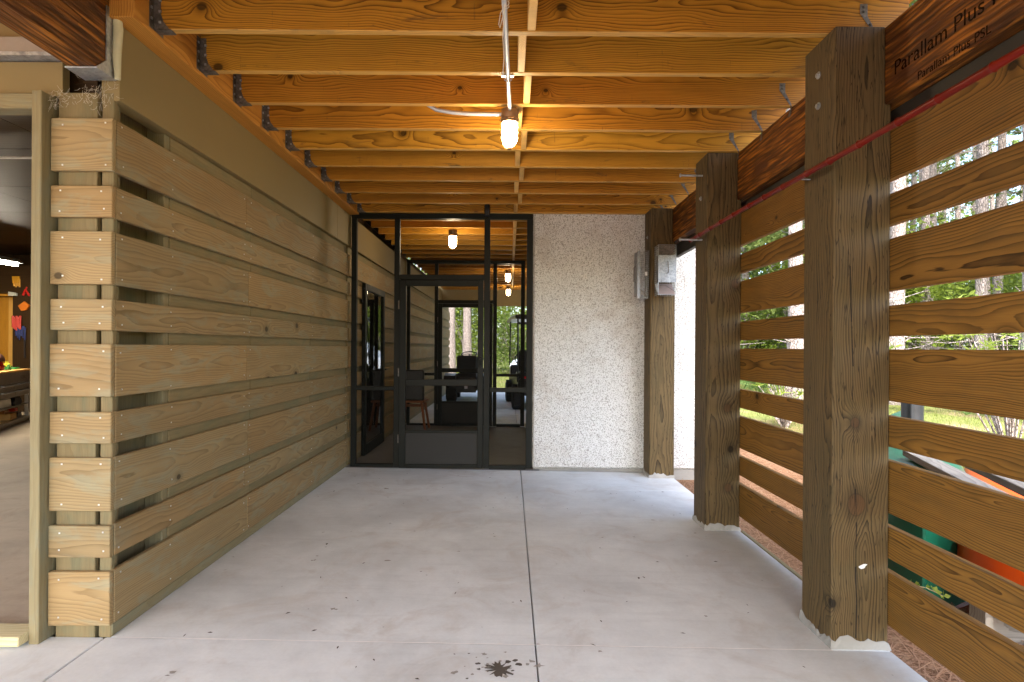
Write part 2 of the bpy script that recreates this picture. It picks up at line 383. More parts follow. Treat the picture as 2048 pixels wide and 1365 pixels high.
# ---------------------------------------------------------------- ground and slab
me = MB()
N = 60
gx = [-400, -120, -40, -14, -9.6] + [-8 + i * 1.0 for i in range(60)] + [70, 120, 400]
gy = [-400, -100, -30, -8] + [-4 + i * 1.0 for i in range(60)] + [75, 120, 400]
def gh(x, y):
    d = max(0, max(x - 3.2, y - 16.2, -x - 10, -y - 5)); return GZ + min(.5, d * .012) * (math.sin(x * .7 + y * .3) * .35 + .1) - .0
vs = [(x, y, gh(x, y)) for y in gy for x in gx]; k = len(gx)
me.add(vs, [(j * k + i, j * k + i + 1, (j + 1) * k + i + 1, (j + 1) * k + i) for j in range(len(gy) - 1) for i in range(k - 1)])
tag(me.build('ground', m_ground, None, True), 'open ground of pine straw and lawn beside the porch', kind='structure')

floor = thing('concrete_floor', (0, 2, 0), 'pale grey concrete porch slab with saw-cut joints', None, None, 'structure')
def slab(x0, x1, y0, y1, mat=m_conc, name='slab_panel', dz=0, par=None, g=.003):
    x0 += g; x1 -= g; y0 += g * .7; y1 -= g * .7
    vs = [(x, y, z) for z in (0, 1) for x, y in ((x0, y0), (x1, y0), (x1, y1), (x0, y1))]
    vs = [(x, y, fz(x) + dz if z else -.30) for x, y, z in vs]
    return MB().add(vs, [(0, 3, 2, 1), (4, 5, 6, 7), (0, 1, 5, 4), (1, 2, 6, 5), (2, 3, 7, 6), (3, 0, 4, 7)]).build(name, mat, par or floor, bevel=.004)
for (x0, x1) in ((-1.80, .122), (.122, 1.712)):
    slab(x0, x1, -3, 2.455); 
    if x0 < 0: slab(x0, x1, 2.455, YD - .06)
    else: slab(x0, x1, 2.455, 5.19); slab(x0, x1, 5.19, YD - .06)
slab(-6.5, -1.80, -3, 2.455)
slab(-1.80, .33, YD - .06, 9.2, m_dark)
slab(-1.80, .122, 9.2, 17); slab(.122, 2.3, 9.6, 17); slab(.122, .33, 9.2, 9.6)
MB().bb(-6.5, 4.6, -2.99, 17, -.32, -.06).build('slab_bed', plain('joint_shadow_filler', (.03, .028, .026), .9), floor) if False else None
MB().bb(-6.4, 1.70, -2.9, YD, -.31, -.045).build('joint_bed', plain('joint_filler', (.05, .046, .04), .9), floor)
MB().bb(-1.7, 2.2, YD + .05, 16.9, -.31, -.08).build('joint_bed', bpy.data.materials['joint_filler'], floor)
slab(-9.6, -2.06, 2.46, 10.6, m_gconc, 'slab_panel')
# pale laitance filled in the front saw cut
MB().add([(-1.75, 2.450, fz(-1.75) + .0012), (1.45, 2.450, fz(1.45) + .0012), (1.45, 2.4575, fz(1.45) + .0012), (-1.75, 2.4575, fz(-1.75) + .0012)], [(0, 1, 2, 3)]).build('joint_line', plain('laitance', (.72, .71, .69), .8), floor)
# dark wet blot with drops
def blot(cx, cy, r, n=26, seed=0, rough=.5):
    rd = random.Random(seed); b = MB(); vs = [(cx, cy, fz(cx) + .0016)]
    for i in range(n):
        a = 2 * math.pi * i / n; q = r * (1 + rough * (rd.random() - .5) * 1.6); vs.append((cx + q * math.cos(a) * 1.25, cy + q * math.sin(a), fz(cx + q * math.cos(a) * 1.25) + .0016))
    return b.add(vs, [(0, i, i % n + 1) for i in range(1, n + 1)])
m_wet = concrete('wet_stain', (.10, .085, .07), (.05, .04, .03)); m_damp = concrete('damp_spot', (.33, .31, .28), (.22, .2, .18))
BX, BY = (1003 - 1020) / 1100 * 2.25, 2.265
blot(BX, BY, .040, 40, 3, .75).build('stain', m_wet, floor)
for i in range(30):
    a = random.uniform(0, 6.28); d = .03 + abs(random.gauss(0, .06))
    blot(BX + math.cos(a) * d * 1.5, BY + math.sin(a) * d * .8 + .02, random.uniform(.003, .011), 9, i).build('stain', m_wet if random.random() < .45 else m_damp, floor)
for i in range(14):
    blot(random.uniform(-1.5, 1.5), random.uniform(2.2, 5.6), random.uniform(.006, .02), 9, 50 + i, .9).build('stain', m_damp, floor)
lit = MB()
for i in range(110):
    x, y = random.uniform(-1.7, 1.45), random.uniform(1.9, 5.8); a = random.uniform(0, 6.28); l = random.uniform(.004, .016); w = l * random.uniform(.12, .5)
    c, s = math.cos(a), math.sin(a); z = fz(x) + .003
    lit.add([(x - c * l, y - s * l, z), (x + s * w, y - c * w, z + .002), (x + c * l, y + s * l, z + .001), (x - s * w, y + c * w, z + .002)], [(0, 1, 2, 3)])
tag(lit.build('leaf_crumbs', plain('dry_leaf', (.06, .045, .03), .9), None), 'tiny dark leaf crumbs scattered over the concrete', 'debris', kind='stuff')
# straw-coloured timber sill in the garage doorway
tag(board('threshold_board', None, -6.2, -2.085, 2.34, 2.46, fz(-3) + .0, fz(-3) + .042, wood('new_spruce', lin((206, 192, 150)), lin((176, 154, 106)), 90, .6, .6, .1, .05), 'X'), 'pale new timber sill board across the garage opening', 'board')

# ---------------------------------------------------------------- left slatted wall
wall = thing('slatted_wall', (LX, 4, 0), 'olive-tan slatted timber wall running back to the screen door', 'wall')
T = .024
JOIN = [3.66, 4.6, 3.70, 4.9, 3.68, 4.4, 3.70, 3.66, 3.70]
for i, (z0, z1) in enumerate(ROWS):
    # short returns facing the camera
    board('slat', wall, -2.034, LX - .001, 2.452 - T, 2.452, z0, z1, m_stain, 'X', .0015)
    ys = [2.455, JOIN[i], YD - .03]
    if i in (1, 3, 5): ys = [2.455, YD - .03]
    for a, b in zip(ys, ys[1:]): board('slat', wall, LX - T, LX, a + .001, b - .001, z0, z1, m_stain, 'Y', .0012)
    for a, b in ((YD + .03, 9.17), (9.23, 12.4), (12.4, 16.1)): board('slat', wall, LX - T, LX, a, b - .002, z0, z1, m_stain, 'Y', .0012)
# vertical boards behind the return
board('backing_board', wall, -2.02, -1.845, 2.4525, 2.478, .0, 2.45, m_back, 'Z'); board('backing_board', wall, -1.825, LX - .012, 2.4525, 2.478, .02, 2.45, m_back, 'Z')
board('backing_board', wall, -2.03, -1.79, 2.50, 2.52, .0, 2.45, m_back, 'Z')
# behind the long side: deep recess, stud, then flush panels
board('backing_board', wall, -1.90, -1.88, 2.52, 3.2, .0, 2.45, m_back, 'Z')
board('stud', wall, -1.879, -1.788, 2.835, 2.878, .0, 2.45, m_trim, 'Z')
for a, b in ((2.88, 3.78), (3.78, 4.91), (4.91, YD - .03), (YD + .03, 7.1), (7.1, 8.2), (8.2, 9.17), (9.23, 11), (11, 13), (13, 16.05)):
    board('backing_board', wall, -1.83, -1.7855, a + .002, b - .002, .0, 2.45, m_back, 'Y')
# smooth band under the ledger and the same round the corner over the opening
for a, b in ((2.4535, 5.20), (5.2025, 5.55), (5.5525, YD - .03), (YD + .03, 9.17), (9.23, 14)):
    MB().bb(-1.83, LX + .012, a, b, 2.415, 2.756).build('fascia_panel', m_panel, wall, bevel=.002)
MB().bb(-6.4, -2.0, 2.45, 2.49, 2.434, 2.585).build('fascia_panel', m_panel, wall, bevel=.002)
MB().bb(-6.4, -1.846, 2.47, 2.50, 2.585, 3.3).build('fascia_panel', m_panel, wall, bevel=.002)
fl = MB().bb(-6.4, -1.93, 2.405, 2.468, 2.605, 2.672).build('flashing', plain('pinkish_metal_trim', lin((150, 138, 124)), .5), wall, bevel=.002)
MB().bb(-6.4, -1.90, 2.40, 2.468, 2.588, 2.604).build('drip_edge', m_galv, fl)
board('skirting', wall, -1.83, LX - .008, 2.456, YD - .03, fz(LX) + .002, .079, m_trim, 'Y'); board('skirting', wall, -1.83, LX - .008, YD + .03, 16.05, fz(LX) + .002, .079, m_trim, 'Y')
# casing board standing on edge beside the garage opening, with the head board
board('casing', wall, -2.082, -2.038, 2.385, 2.53, fz(-2.06) - .002, 2.43, m_trim, 'Z')
board('casing', wall, -6.2, -2.0835, 2.42, 2.50, 2.365, 2.432, m_trim, 'X')
board('casing', wall, -2.07, -2.036, 2.531, 2.60, 0, 2.43, m_dkwood, 'Z')
MB().bb(-2.06, -1.905, 2.53, 16.0, .0, 2.95).build('wall_core', m_dkwood, wall)
nl = MB()
def nail(b, x, y, z, d='Y', r=.004): b.lathe([(r, -.0015), (r, .0006), (r * .5, .0014)], (x, y, z), 6, d)
for i, (z0, z1) in enumerate(ROWS):
    for x in (-1.98, -1.80):
        for z in (z0 + .03, z1 - .03): nl.box((x + random.uniform(-.012, .012), 2.452 - T - .0005, z + random.uniform(-.008, .008)), (.0065, .003, .0065))
    for y in (2.49, 2.86, 3.64, 3.72, 4.9, 5.9):
        for z in (z0 + .03, z1 - .03): nl.box((LX + .0005, y + random.uniform(-.01, .01), z + random.uniform(-.01, .01)), (.003, .006, .006))
tag(nl.build('nail_heads', plain('nail_steel', (.6, .6, .58), .35, .5), wall), kind='stuff')
# cobweb fluff in the corner under the beam bracket
web = MB()
for c0, n, sp in (((-1.84, 2.44, 2.44), 90, .05), ((-2.0, 2.43, 2.42), 50, .035)):
    for i in range(n):
        p = Vector(c0) + Vector((random.gauss(0, sp), random.uniform(-.012, .0), random.gauss(-.01, sp * .6))); d = Vector((random.gauss(0, 1), random.gauss(0, .2), random.gauss(0, 1))).normalized() * random.uniform(.01, .035)
        web.tube([p, p + d * .5 + Vector((0, 0, -.004)), p + d], .0006, 3, False)
tag(web.build('cobweb', plain('cobweb', (.5, .46, .38), .9), None), 'dusty cobweb fluff in the corner under the beam bracket', 'cobweb', kind='stuff')

# ---------------------------------------------------------------- ceiling framing
ceil = thing('porch_ceiling', (0, 2, CEIL), 'open ceiling of yellow pine joists with centre blocking', 'ceiling')
JY = [2.57 + .378 * k for k in range(-14, 10)]
for i, y in enumerate(JY):
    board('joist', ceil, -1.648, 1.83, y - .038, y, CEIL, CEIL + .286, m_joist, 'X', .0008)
for i, (a, b) in enumerate(zip(JY, JY[1:])):
    x = .05 if i % 2 == 0 else .09
    board('blocking', ceil, x - .019, x + .019, a + .001, b - .039, CEIL + .002, CEIL + .284, m_block, 'Z', .0)
board('ledger', ceil, -1.76, -1.65, 2.40, YD - .02, 2.757, CEIL + .30, m_ledger, 'Y')
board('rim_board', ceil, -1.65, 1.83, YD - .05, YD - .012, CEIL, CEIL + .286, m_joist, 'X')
for y0 in (-3.0, -1.8, -.6, .6, 1.8, 3.0, 4.2, 5.4): MB().bb(-1.95, 2.0, y0 + .001, y0 + 1.199, CEIL + .288, CEIL + .31).build('subfloor_panel', m_ply, ceil)
for y0 in (6.6, 7.8, 9.0, 10.2, 11.4, 12.6): MB().bb(-1.95, 2.3, y0 + .001, y0 + 1.199, CEIL + .288, CEIL + .31).build('subfloor_panel', m_ply, ceil)
for y0 in (-3.0, -1.8, -.6, .6): MB().bb(-6.4, -1.955, y0 + .001, y0 + 1.199, CEIL + .288, CEIL + .31).build('subfloor_panel', m_ply, ceil)
MB().bb(-6.4, -1.955, 1.801, 2.46, CEIL + .288, CEIL + .31).build('subfloor_panel', m_ply, ceil)
# far bays
for k in range(21):
    y = 6.35 + .378 * k
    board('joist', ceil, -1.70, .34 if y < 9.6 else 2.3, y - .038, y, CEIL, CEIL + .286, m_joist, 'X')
    board('blocking', ceil, .05 - .019, .05 + .019, y + .001, y + .339, CEIL + .002, CEIL + .284, m_block, 'Z')
# joist hangers on the ledger
hb = MB()
for s in (-.0405, .0015):
    hb.prism([(-1.649, CEIL + .17), (-1.616, CEIL + .17), (-1.616, CEIL + .07), (-1.604, CEIL + .035), (-1.580, CEIL + .004), (-1.568, CEIL - .004), (-1.649, CEIL - .004)], 'Y', s, s + .0015)
    hb.prism([(-1.6478, CEIL + .17), (-1.6495, CEIL + .17), (-1.6495, CEIL - .004), (-1.6478, CEIL - .004)], 'Y', s - (.03 if s < -.02 else -.0015), s + (.0015 if s < -.02 else .03))
hb.bb(-1.649, -1.568, -.0405, .003, CEIL - .0035, CEIL - .001)
hm = hb.mesh('joist_hanger', m_dull)
hn = MB()
for z in (.03, .08, .13):
    hn.box((-1.618, -.042, CEIL + z), (.010, .006, .010)); hn.box((-1.646, -.058, CEIL + z + .01), (.006, .010, .010))
hnm = hn.mesh('nail', m_galv)
for y in JY[12:] :
    h = link('joist_hanger', hm, ceil, Matrix.Translation((0, y, 0))); link('nail', hnm, h, Matrix.Translation((0, y, 0)))
# twisted ties from joist to beam
tb = MB(); t = .003
tb.add([(1.600, -.0405, CEIL + .135), (1.635, -.0405, CEIL + .135), (1.635, -.0405, CEIL + .08), (1.672, -.0405, CEIL + .01), (1.676, -.025, CEIL - .055), (1.676, .012, CEIL - .055), (1.672, -.0405, CEIL - .01), (1.600, -.0405, CEIL + .09)],
       [(0, 1, 2, 7), (7, 2, 3, 6), (6, 3, 5, 4)])
for px_, pz in ((1.617, .12), (1.617, .10), (1.648, .04), (1.655, .02)): tb.box((px_, -.043, CEIL + pz), (.008, .005, .008))
tm = tb.mesh('hurricane_tie', m_dull)
for y in JY[13:]: link('hurricane_tie', tm, ceil, Matrix.Translation((0, y, 0)))

# ---------------------------------------------------------------- beams
def flat(c):
    o = bpy.data.objects.new('lettering', c); COL.objects.link(o); dg = bpy.context.evaluated_depsgraph_get()
    me = bpy.data.meshes.new_from_object(o.evaluated_get(dg)); bpy.data.objects.remove(o); return me
def text(s, size, mw, parent, name='stamp'):
    c = bpy.data.curves.new(name, 'FONT'); c.body = s; c.size = size; c.extrude = .0002; c.materials.append(m_ink)
    return link(name, flat(c), parent, mw)
eb = thing('edge_beam', (1.75, 3, 2.43), 'dark strand-lumber beam over the posts, stamped with black lettering', 'beam')
board('beam_timber', eb, 1.682, 1.81, -2.8, 5.93, 2.43, CEIL - .002, m_psl, 'Y')
board('dark_board', eb, 1.752, 1.80, -1.2, 5.9, 2.30, 2.428, plain('dark_fascia', (.035, .032, .025), .6), 'Y')
mt = Matrix(((0, 0, -1, 1.6812), (-1, 0, 0, 0), (0, 1, 0, 0), (0, 0, 0, 1)))
text('Parallam Plus PSL', .088, Matrix.Translation((0, 2.42, 2.532)) @ mt, eb); text('Parallam Plus PSL', .05, Matrix.Translation((0, 2.28, 2.442)) @ mt, eb)
lb = thing('garage_beam', (-1.82, 1.5, 2.51), 'orange strand-lumber beam in the top corner ending in a steel bracket', 'beam')
board('beam_timber', lb, -1.887, -1.764, -2.8, 2.43, 2.51, 2.862, m_psl, 'Y')
br = MB(); br.bb(-1.895, -1.756, 2.33, 2.445, 2.500, 2.507).bb(-1.7625, -1.757, 2.385, 2.445, 2.507, 2.80).bb(-1.895, -1.8885, 2.385, 2.445, 2.507, 2.80)
br.prism([(2.33, 2.507), (2.385, 2.507), (2.385, 2.56)], 'X', -1.7625, -1.757)
bk = br.build('bracket', m_galv, lb, bevel=.001)
rl = MB(); rl.tube([(-1.742, 2.432, 2.50), (-1.745, 2.43, 2.6), (-1.742, 2.434, 2.72), (-1.748, 2.43, 2.83), (-1.75, 2.43, 2.85)], [.012, .017, .019, .017, .01], 10)
rl.build('sealing_strip', plain('cream_membrane', lin((200, 194, 160)), .5), lb, True)
board('end_block', lb, -1.83, -1.70, 2.33, 2.43, 2.863, 3.05, m_joist, 'X')

# ---------------------------------------------------------------- posts
OFF = (9., 9., .02)
KN = {2.47: ((.65, -.019, .042), (1.02, -.027, .02), OFF), 4.07: ((.91, .03, .026), (1.83, .085, .03), (.32, .04, .026)), 5.70: (OFF, OFF, OFF)}
def post(y0, label, extra):
    t = thing('timber_post', ((PX0 + PX1) / 2, y0 + .128, fz(1.58)), label, 'post', 'square timber posts along the open side')
    z0 = fz(1.58) - .004
    # shaft notched for the beam
    b = MB(); b.prism([(PX0 - 1.5795, 0), (PX1 - 1.5795, 0), (PX1 - 1.5795, 2.43 - z0), (1.680 - 1.5795, 2.43 - z0), (1.680 - 1.5795, CEIL - .001 - z0), (PX0 - 1.5795, CEIL - .001 - z0)], 'Y', -.1275, .1275)
    # re-orient so local X is the grain
    b.v = [(z, x, y) for x, y, z in b.v]
    me = b.mesh('shaft', m_post, bevel=.006)
    kn = KN[round(y0, 2)]
    mw = Matrix(((0, 1, 0, 1.5795), (0, 0, 1, y0 + .1275), (1, 0, 0, z0), (0, 0, 0, 1)))
    sh = link('shaft', me, t, mw)
    for i, nm in enumerate(('knot_a', 'knot_b', 'knot_c')): sh[nm] = kn[i]
    # ragged splash of mortar round the foot
    c = MB(); rd = random.Random(int(y0 * 100)); ring = []
    per = [(PX0 + (PX1 - PX0) * i / 14, y0) for i in range(14)] + [(PX1, y0 + .255 * i / 14) for i in range(14)] + [(PX1 - (PX1 - PX0) * i / 14, y0 + .255) for i in range(14)] + [(PX0, y0 + .255 - .255 * i / 14) for i in range(14)]
    n = len(per); cx, cy = 1.5795, y0 + .1275
    hs = [.040 + rd.uniform(-.012, .012) + .012 * math.sin(i * .35) for i in range(n)]
    for k, (e, zf) in enumerate(((.007, 0), (.004, .6), (.002, 1.0), (-.004, 1.02))):
        for i, (x, y) in enumerate(per):
            sx = 1 if x > cx + .1 else -1 if x < cx - .1 else 0; sy = 1 if y > cy + .1 else -1 if y < cy - .1 else 0
            ee = e + (rd.uniform(0, .004) if k < 2 else 0)
            c.v.append((x + sx * ee, y + sy * ee, fz(x) - .002 + hs[i] * zf))
    for k in range(3): c.f += [(k * n + i, k * n + (i + 1) % n, (k + 1) * n + (i + 1) % n, (k + 1) * n + i) for i in range(n)]
    c.build('mortar_foot', m_mortar, t)
    extra(t, y0); return t
def bolts(*zs):
    def f(t, y0):
        for z in zs:
            b = MB().lathe([(.017, 0), (.017, -.004), (.010, -.004), (.010, -.012), (.0, -.012)], (PX0, y0 + .13, z), 12, 'X'); b.build('bolt', m_galv, t)
        if abs(y0 - 2.47) < .01: MB().tube([(PX0 + .01, y0 + .2, 2.150), (1.412, y0 + .2, 2.150)], .004, 6).build('peg', m_galv, t)
        if abs(y0 - 4.07) < .01:
            for z in (2.636, 2.150):
                p = MB().tube([(PX0 + .02, y0 + .10, z), (1.285, y0 + .10, z + .003)], .0075, 8); p.lathe([(.014, 0), (.014, -.008), (.008, -.01)], (1.287, y0 + .10, z + .003), 8, 'X'); p.build('peg', m_galv, t)
    return f
p1 = post(2.47, 'thick timber post nearest the camera with bolts and large knots', bolts(2.62, 2.475))
b = MB(); b.bb(1.625, 1.650, 2.4665, 2.4688, .356, .372); 
blob = MB(); vs = [(1.590, 2.4685, .352)]
for i in range(14):
    a = i / 14 * 6.283; vs.append((1.590 + .017 * math.cos(a) * (1 + .3 * math.sin(3 * a)), 2.4683, .352 + .010 * math.sin(a) + .006 * math.cos(a)))
blob.add(vs, [(0, i, i % 14 + 1) for i in range(1, 15)]).build('paint_dab', m_white, p1)
ck = MB(); pth = [(1.525, 1.70), (1.532, 1.45), (1.541, 1.25), (1.538, 1.1), (1.547, .9), (1.556, .7), (1.561, .55), (1.557, .35), (1.563, .18), (1.560, .03)]
for (xa, za), (xb, zb2) in zip(pth, pth[1:]):
    n0 = 5
    for i in range(n0):
        f0, f1 = i / n0, (i + 1) / n0; w0 = .0016 + .0012 * math.sin(za * 4 + f0 * 2); xx0, xx1 = xa + (xb - xa) * f0, xa + (xb - xa) * f1; zz0, zz1 = za + (zb2 - za) * f0, za + (zb2 - za) * f1
        ck.add([(xx0 - w0, 2.4692, zz0), (xx0 + w0, 2.4692, zz0), (xx1 + w0, 2.4692, zz1), (xx1 - w0, 2.4692, zz1)], [(0, 1, 2, 3)])
ck.build('crack', plain('crack_dark', (.012, .009, .006), .9), p1)
p2 = post(4.07, 'middle timber post with two long steel pegs, behind the nearest post', bolts(2.47))
p3 = post(5.70, 'far timber post against the stucco wall with two wire traps hung on it', bolts(2.50, 2.2))
def big_knot(t, y0, x, z, r):
    b = MB().lathe([(r, .0), (r * .9, -.002), (r * .55, -.0032), (0, -.0035)], (x, y0 + .0004, z), 20, 'Y')
    b.build('knot', wood('post_knot', lin((150, 96, 54)), lin((84, 46, 24)), 170, .9, .6, 0, .05, checks=1), t, True)

# slatted screens in the bays between posts
def fence(y0, y1, label):
    t = thing('slat_screen', (1.73, (y0 + y1) / 2, 0), label, 'screen')
    for z0, z1 in ROWS: board('slat', t, PX1 + .001, PX1 + .039, y0, y1, z0, z1, m_slat, 'Y', .0015)
    return t
fA = fence(2.60, 4.20, 'brown slatted timber screen between the nearest and middle posts')
fB = fence(.70, 2.597, 'brown slatted timber screen in front of the nearest post, cut by the picture edge')
tag(board('edge_strip', None, 1.712, 1.735, 2.74, 4.06, fz(1.72) - .05, fz(1.72) + .006, m_trim, 'Y'), 'pale timber strip along the slab edge under the slats', 'board')
# red pole on the pegs
pp = []; rr = []
y = 4.28; k = 0
while y > -.4:
    seg = .205 + .02 * math.sin(k * 2.1); z = 2.170 + .012 * math.sin(y * 1.3) * .6
    for dy, q in ((0, .0150), (.006, .0172), (.014, .0138), (.5 * seg, .0128), (seg - .010, .0138)):
        yy = y - dy; pp.append((1.405 + .006 * math.sin(yy * 1.1), yy, 2.168 - .012 * (4.28 - yy) / 3 + .004 * math.sin(yy * 2.3))); rr.append(q)
    y -= seg; k += 1
tag(MB().tube(pp, rr, 12).build('bamboo_pole', m_red, None, True), 'long red-painted bamboo pole resting on pegs across the posts', 'pole')

# ---------------------------------------------------------------- stucco building end
st = thing('stucco_building', (1.3, 7.5, 0), 'cream pebble-dash wall beside the screen door', 'wall')
def swall(x0, x1, y0, y1, z0, z1): return MB().bb(x0, x1, y0, y1, z0, z1).build('wall', m_stucco, st, bevel=.02)
swall(.248, 2.32, YD, YD + .2, .004, CEIL + .25); swall(2.12, 2.318, YD + .201, 9.6, .004, 3.05); swall(.345, .50, YD + .201, 9.6, -.02, 2.9); swall(.501, 2.119, 9.4, 9.598, -.02, 2.9)
MB().bb(.26, 2.30, YD + .012, 9.58, GZ - .1, .003).build('footing', m_mortar, st)
MB().bb(.30, 2.4, YD + .0, 9.6, 3.04, 3.12).build('roof', m_dkwood, st)

# ---------------------------------------------------------------- screen wall with door
def screen_wall(y, label):
    t = thing('screen_wall', (-.75, y, 0), label, 'screen wall', 'black framed insect-screen walls')
    h = .025
    def bar(x0, x1, z0, z1, name='frame_bar', par=None, d=h, dy=0): return MB().bb(x0, x1, y - d + dy, y + d + dy, z0, z1).build(name, m_alu, par or t, bevel=.003)
    zb = .012
    bar(-1.728, -1.672, zb, 2.72); bar(-1.262, -1.204, zb, 2.72); bar(-.286, -.222, zb, 2.72); bar(.178, .244, zb, 2.72)
    bar(-1.728, .244, 2.721, 2.778)
    bar(-1.203, -.287, 2.055, 2.112)
    bar(-1.671, -1.263, .850, .894); bar(-1.671, -1.263, zb, .05); bar(-.221, .177, .838, .885); bar(-.221, .177, -.002, .045)
    def scr(x0, x1, z0, z1, par=t): return MB().add([(x0, y, z0), (x1, y, z0), (x1, y, z1), (x0, y, z1)], [(0, 1, 2, 3)]).build('screen', m_screen, par)
    scr(-1.671, -1.263, .05, .85); scr(-1.671, -1.263, .894, 2.72); scr(-1.203, -.287, 2.112, 2.72); scr(-.221, .177, .045, .838); scr(-.221, .177, .885, 2.72)
    d = MB(); yy = y - .03
    for x0, x1, z0, z1 in ((-1.200, -1.130, .014, 2.050), (-.350, -.290, .014, 2.050), (-1.1295, -.3505, 1.985, 2.050), (-1.1295, -.3505, .905, .975), (-1.1295, -.3505, .014, .055), (-1.1295, -.3505, .395, .425)):
        d.bb(x0, x1, yy - .016, yy + .016, z0, z1)
    door = d.build('screen_door', m_alu, t, bevel=.003)
    MB().bb(-1.128, -.352, yy - .004, yy + .004, .056, .394).build('kick_panel', plain('kick_sheet', (.030, .029, .027), .55, .0, .1, 12, 0, .15), door)
    scr(-1.129, -.351, .426, .904, door); scr(-1.129, -.351, .976, 1.984, door)
    hd = MB().bb(-.335, -.305, yy - .030, yy - .0165, 1.10, 1.23); hd.tube([(-.32, yy - .03, 1.20), (-.32, yy - .06, 1.19), (-.32, yy - .06, 1.13), (-.32, yy - .03, 1.12)], .006, 6); hd.build('handle', m_alu, door)
    for z in (1.78, 1.05, .33): MB().tube([(-1.206, yy - .02, z - .045), (-1.206, yy - .02, z + .045)], .007, 8).build('hinge', m_dull, door)
    return t
s1 = screen_wall(YD, 'black framed screen wall and door beside the stucco wall')
cp = MB().bb(-.283, -.225, YD - .112, YD - .052, 2.735, 2.862).build('cap_box', m_black, s1, bevel=.012)
s2 = screen_wall(9.2, 'second black framed screen wall seen through the first, farther back')
# glazed door in the slatted wall inside the screened bay
gd = thing('glazed_door', (-1.74, 7.0, 0), 'dark framed glass door in the slatted wall behind the screen', 'door')
fr = MB(); X0, X1 = -1.758, -1.715
for y0, y1, z0, z1 in ((6.52, 6.60, .03, 2.08), (7.46, 7.54, .03, 2.08), (6.601, 7.459, 2.0, 2.08), (6.601, 7.459, .03, .15)): fr.bb(X0, X1, y0, y1, z0, z1)
fr.build('frame', m_alu, gd, bevel=.003)
MB().bb(-1.742, -1.736, 6.60, 7.46, .15, 2.0).build('pane', m_glass, gd)
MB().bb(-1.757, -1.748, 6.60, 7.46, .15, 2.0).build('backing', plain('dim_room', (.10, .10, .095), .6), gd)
MB().tube([(-1.715, 7.5, 1.02), (-1.67, 7.5, 1.02), (-1.665, 7.38, 1.02)], .010, 8).build('handle', m_black, gd)

# ---------------------------------------------------------------- lamps
def lamp(x, y, label, conduit=False):
    t = thing('caged_lamp', (x, y, CEIL - .24), label, 'lamp', 'caged globe lamps under the joists')
    z = CEIL - .003
    b = MB().lathe([(.040, 0), (.052, -.004), (.054, -.050), (.050, -.056), (.058, -.060), (.058, -.070), (.053, -.074), (.053, -.085), (.045, -.086)], (x, y, z), 24); b.build('base', m_brass, t, True)
    g = MB().lathe([(.044, -.086), (.046, -.10), (.046, -.165), (.043, -.190), (.034, -.210), (.018, -.222), (.002, -.225)], (x, y, z), 24); g.build('globe', m_lamp, t, True)
    c = MB()
    for h in (-.105, -.138, -.170): c.tube([(x + .052 * math.cos(a * .2618), y + .052 * math.sin(a * .2618), z + h) for a in range(25)], .0020, 5, False)
    for k in range(4):
        a = k * math.pi / 4 * 2 + .785 + .4; ca, sa = math.cos(a), math.sin(a)
        c.tube([(x + q * ca, y + q * sa, z + h) for q, h in ((.052, -.082), (.052, -.175), (.047, -.205), (.030, -.228), (.010, -.236))], .0020, 5)
    c.lathe([(.014, -.232), (.014, -.240), (.006, -.243)], (x, y, z), 10)
    c.build('cage', m_brass, t, True); return t
lamp(-.010, 3.36, 'lit caged globe lamp hanging from the porch joists at the conduit end')
lamp(-.715, 6.80, 'lit caged lamp just inside the screen door bay')
lamp(-.045, 10.25, 'small lit lamp seen through the screens, the upper of the far pair')
lamp(-.045, 13.0, 'small lit lamp seen through the screens, the lower of the far pair')
cd = thing('lamp_conduit', (0, 2.5, 2.75), 'grey steel conduit running to the near lamp with a side branch', 'conduit')
MB().tube([(-.040, -.5, CEIL - .016), (-.034, 2.2, CEIL - .016), (-.026, 2.6, CEIL - .016), (-.018, 3.0, CEIL - .016), (-.010, 3.315, CEIL - .02)], .0115, 10).build('pipe', m_grey, cd, True)
MB().tube([(-.062, 3.36, CEIL - .030), (-.25, 3.365, CEIL - .027), (-.36, 3.37, CEIL - .018), (-.46, 3.374, CEIL + .0), (-.53, 3.374, CEIL + .04)], .0115, 10).build('pipe', m_grey, cd, True)
for y in (2.945,): MB().bb(-.055, .012, y - .012, y + .012, CEIL - .004, CEIL - .0005).build('strap', m_galv, cd); MB().tube([(-.042, y, CEIL - .002), (-.036, y, CEIL - .024), (-.019, y, CEIL - .031), (-.002, y, CEIL - .024), (.004, y, CEIL - .002)], .003, 6).build('strap', m_galv, cd)
sg = MB(); sx, sy, sz = -.028, 2.28, CEIL - .03
sg.tube([(sx + .015 * math.cos(a), sy + .003 * a, CEIL - .016 + .015 * math.sin(a)) for a in [i * .5 for i in range(26)]], .0018, 5)
sg.tube([(sx - .002, sy, sz), (sx - .004, sy, sz - .05), (sx - .010, sy, sz - .13), (sx - .004, sy + .005, sz - .22), (sx - .008, sy, sz - .285)], .0020, 5)
sg.tube([(sx, sy, sz), (sx - .02, sy, sz - .04), (sx - .027, sy, sz - .085), (sx - .022, sy, sz - .10), (sx - .012, sy, sz - .06), (sx, sy, sz)], .0018, 5)
sg.lathe([(.0045, -.005), (.006, 0), (.0045, .005)], (sx - .008, sy, sz - .287), 6)
tag(sg.build('string', m_string, None, True), 'white string looped and knotted on the ceiling conduit', 'string')

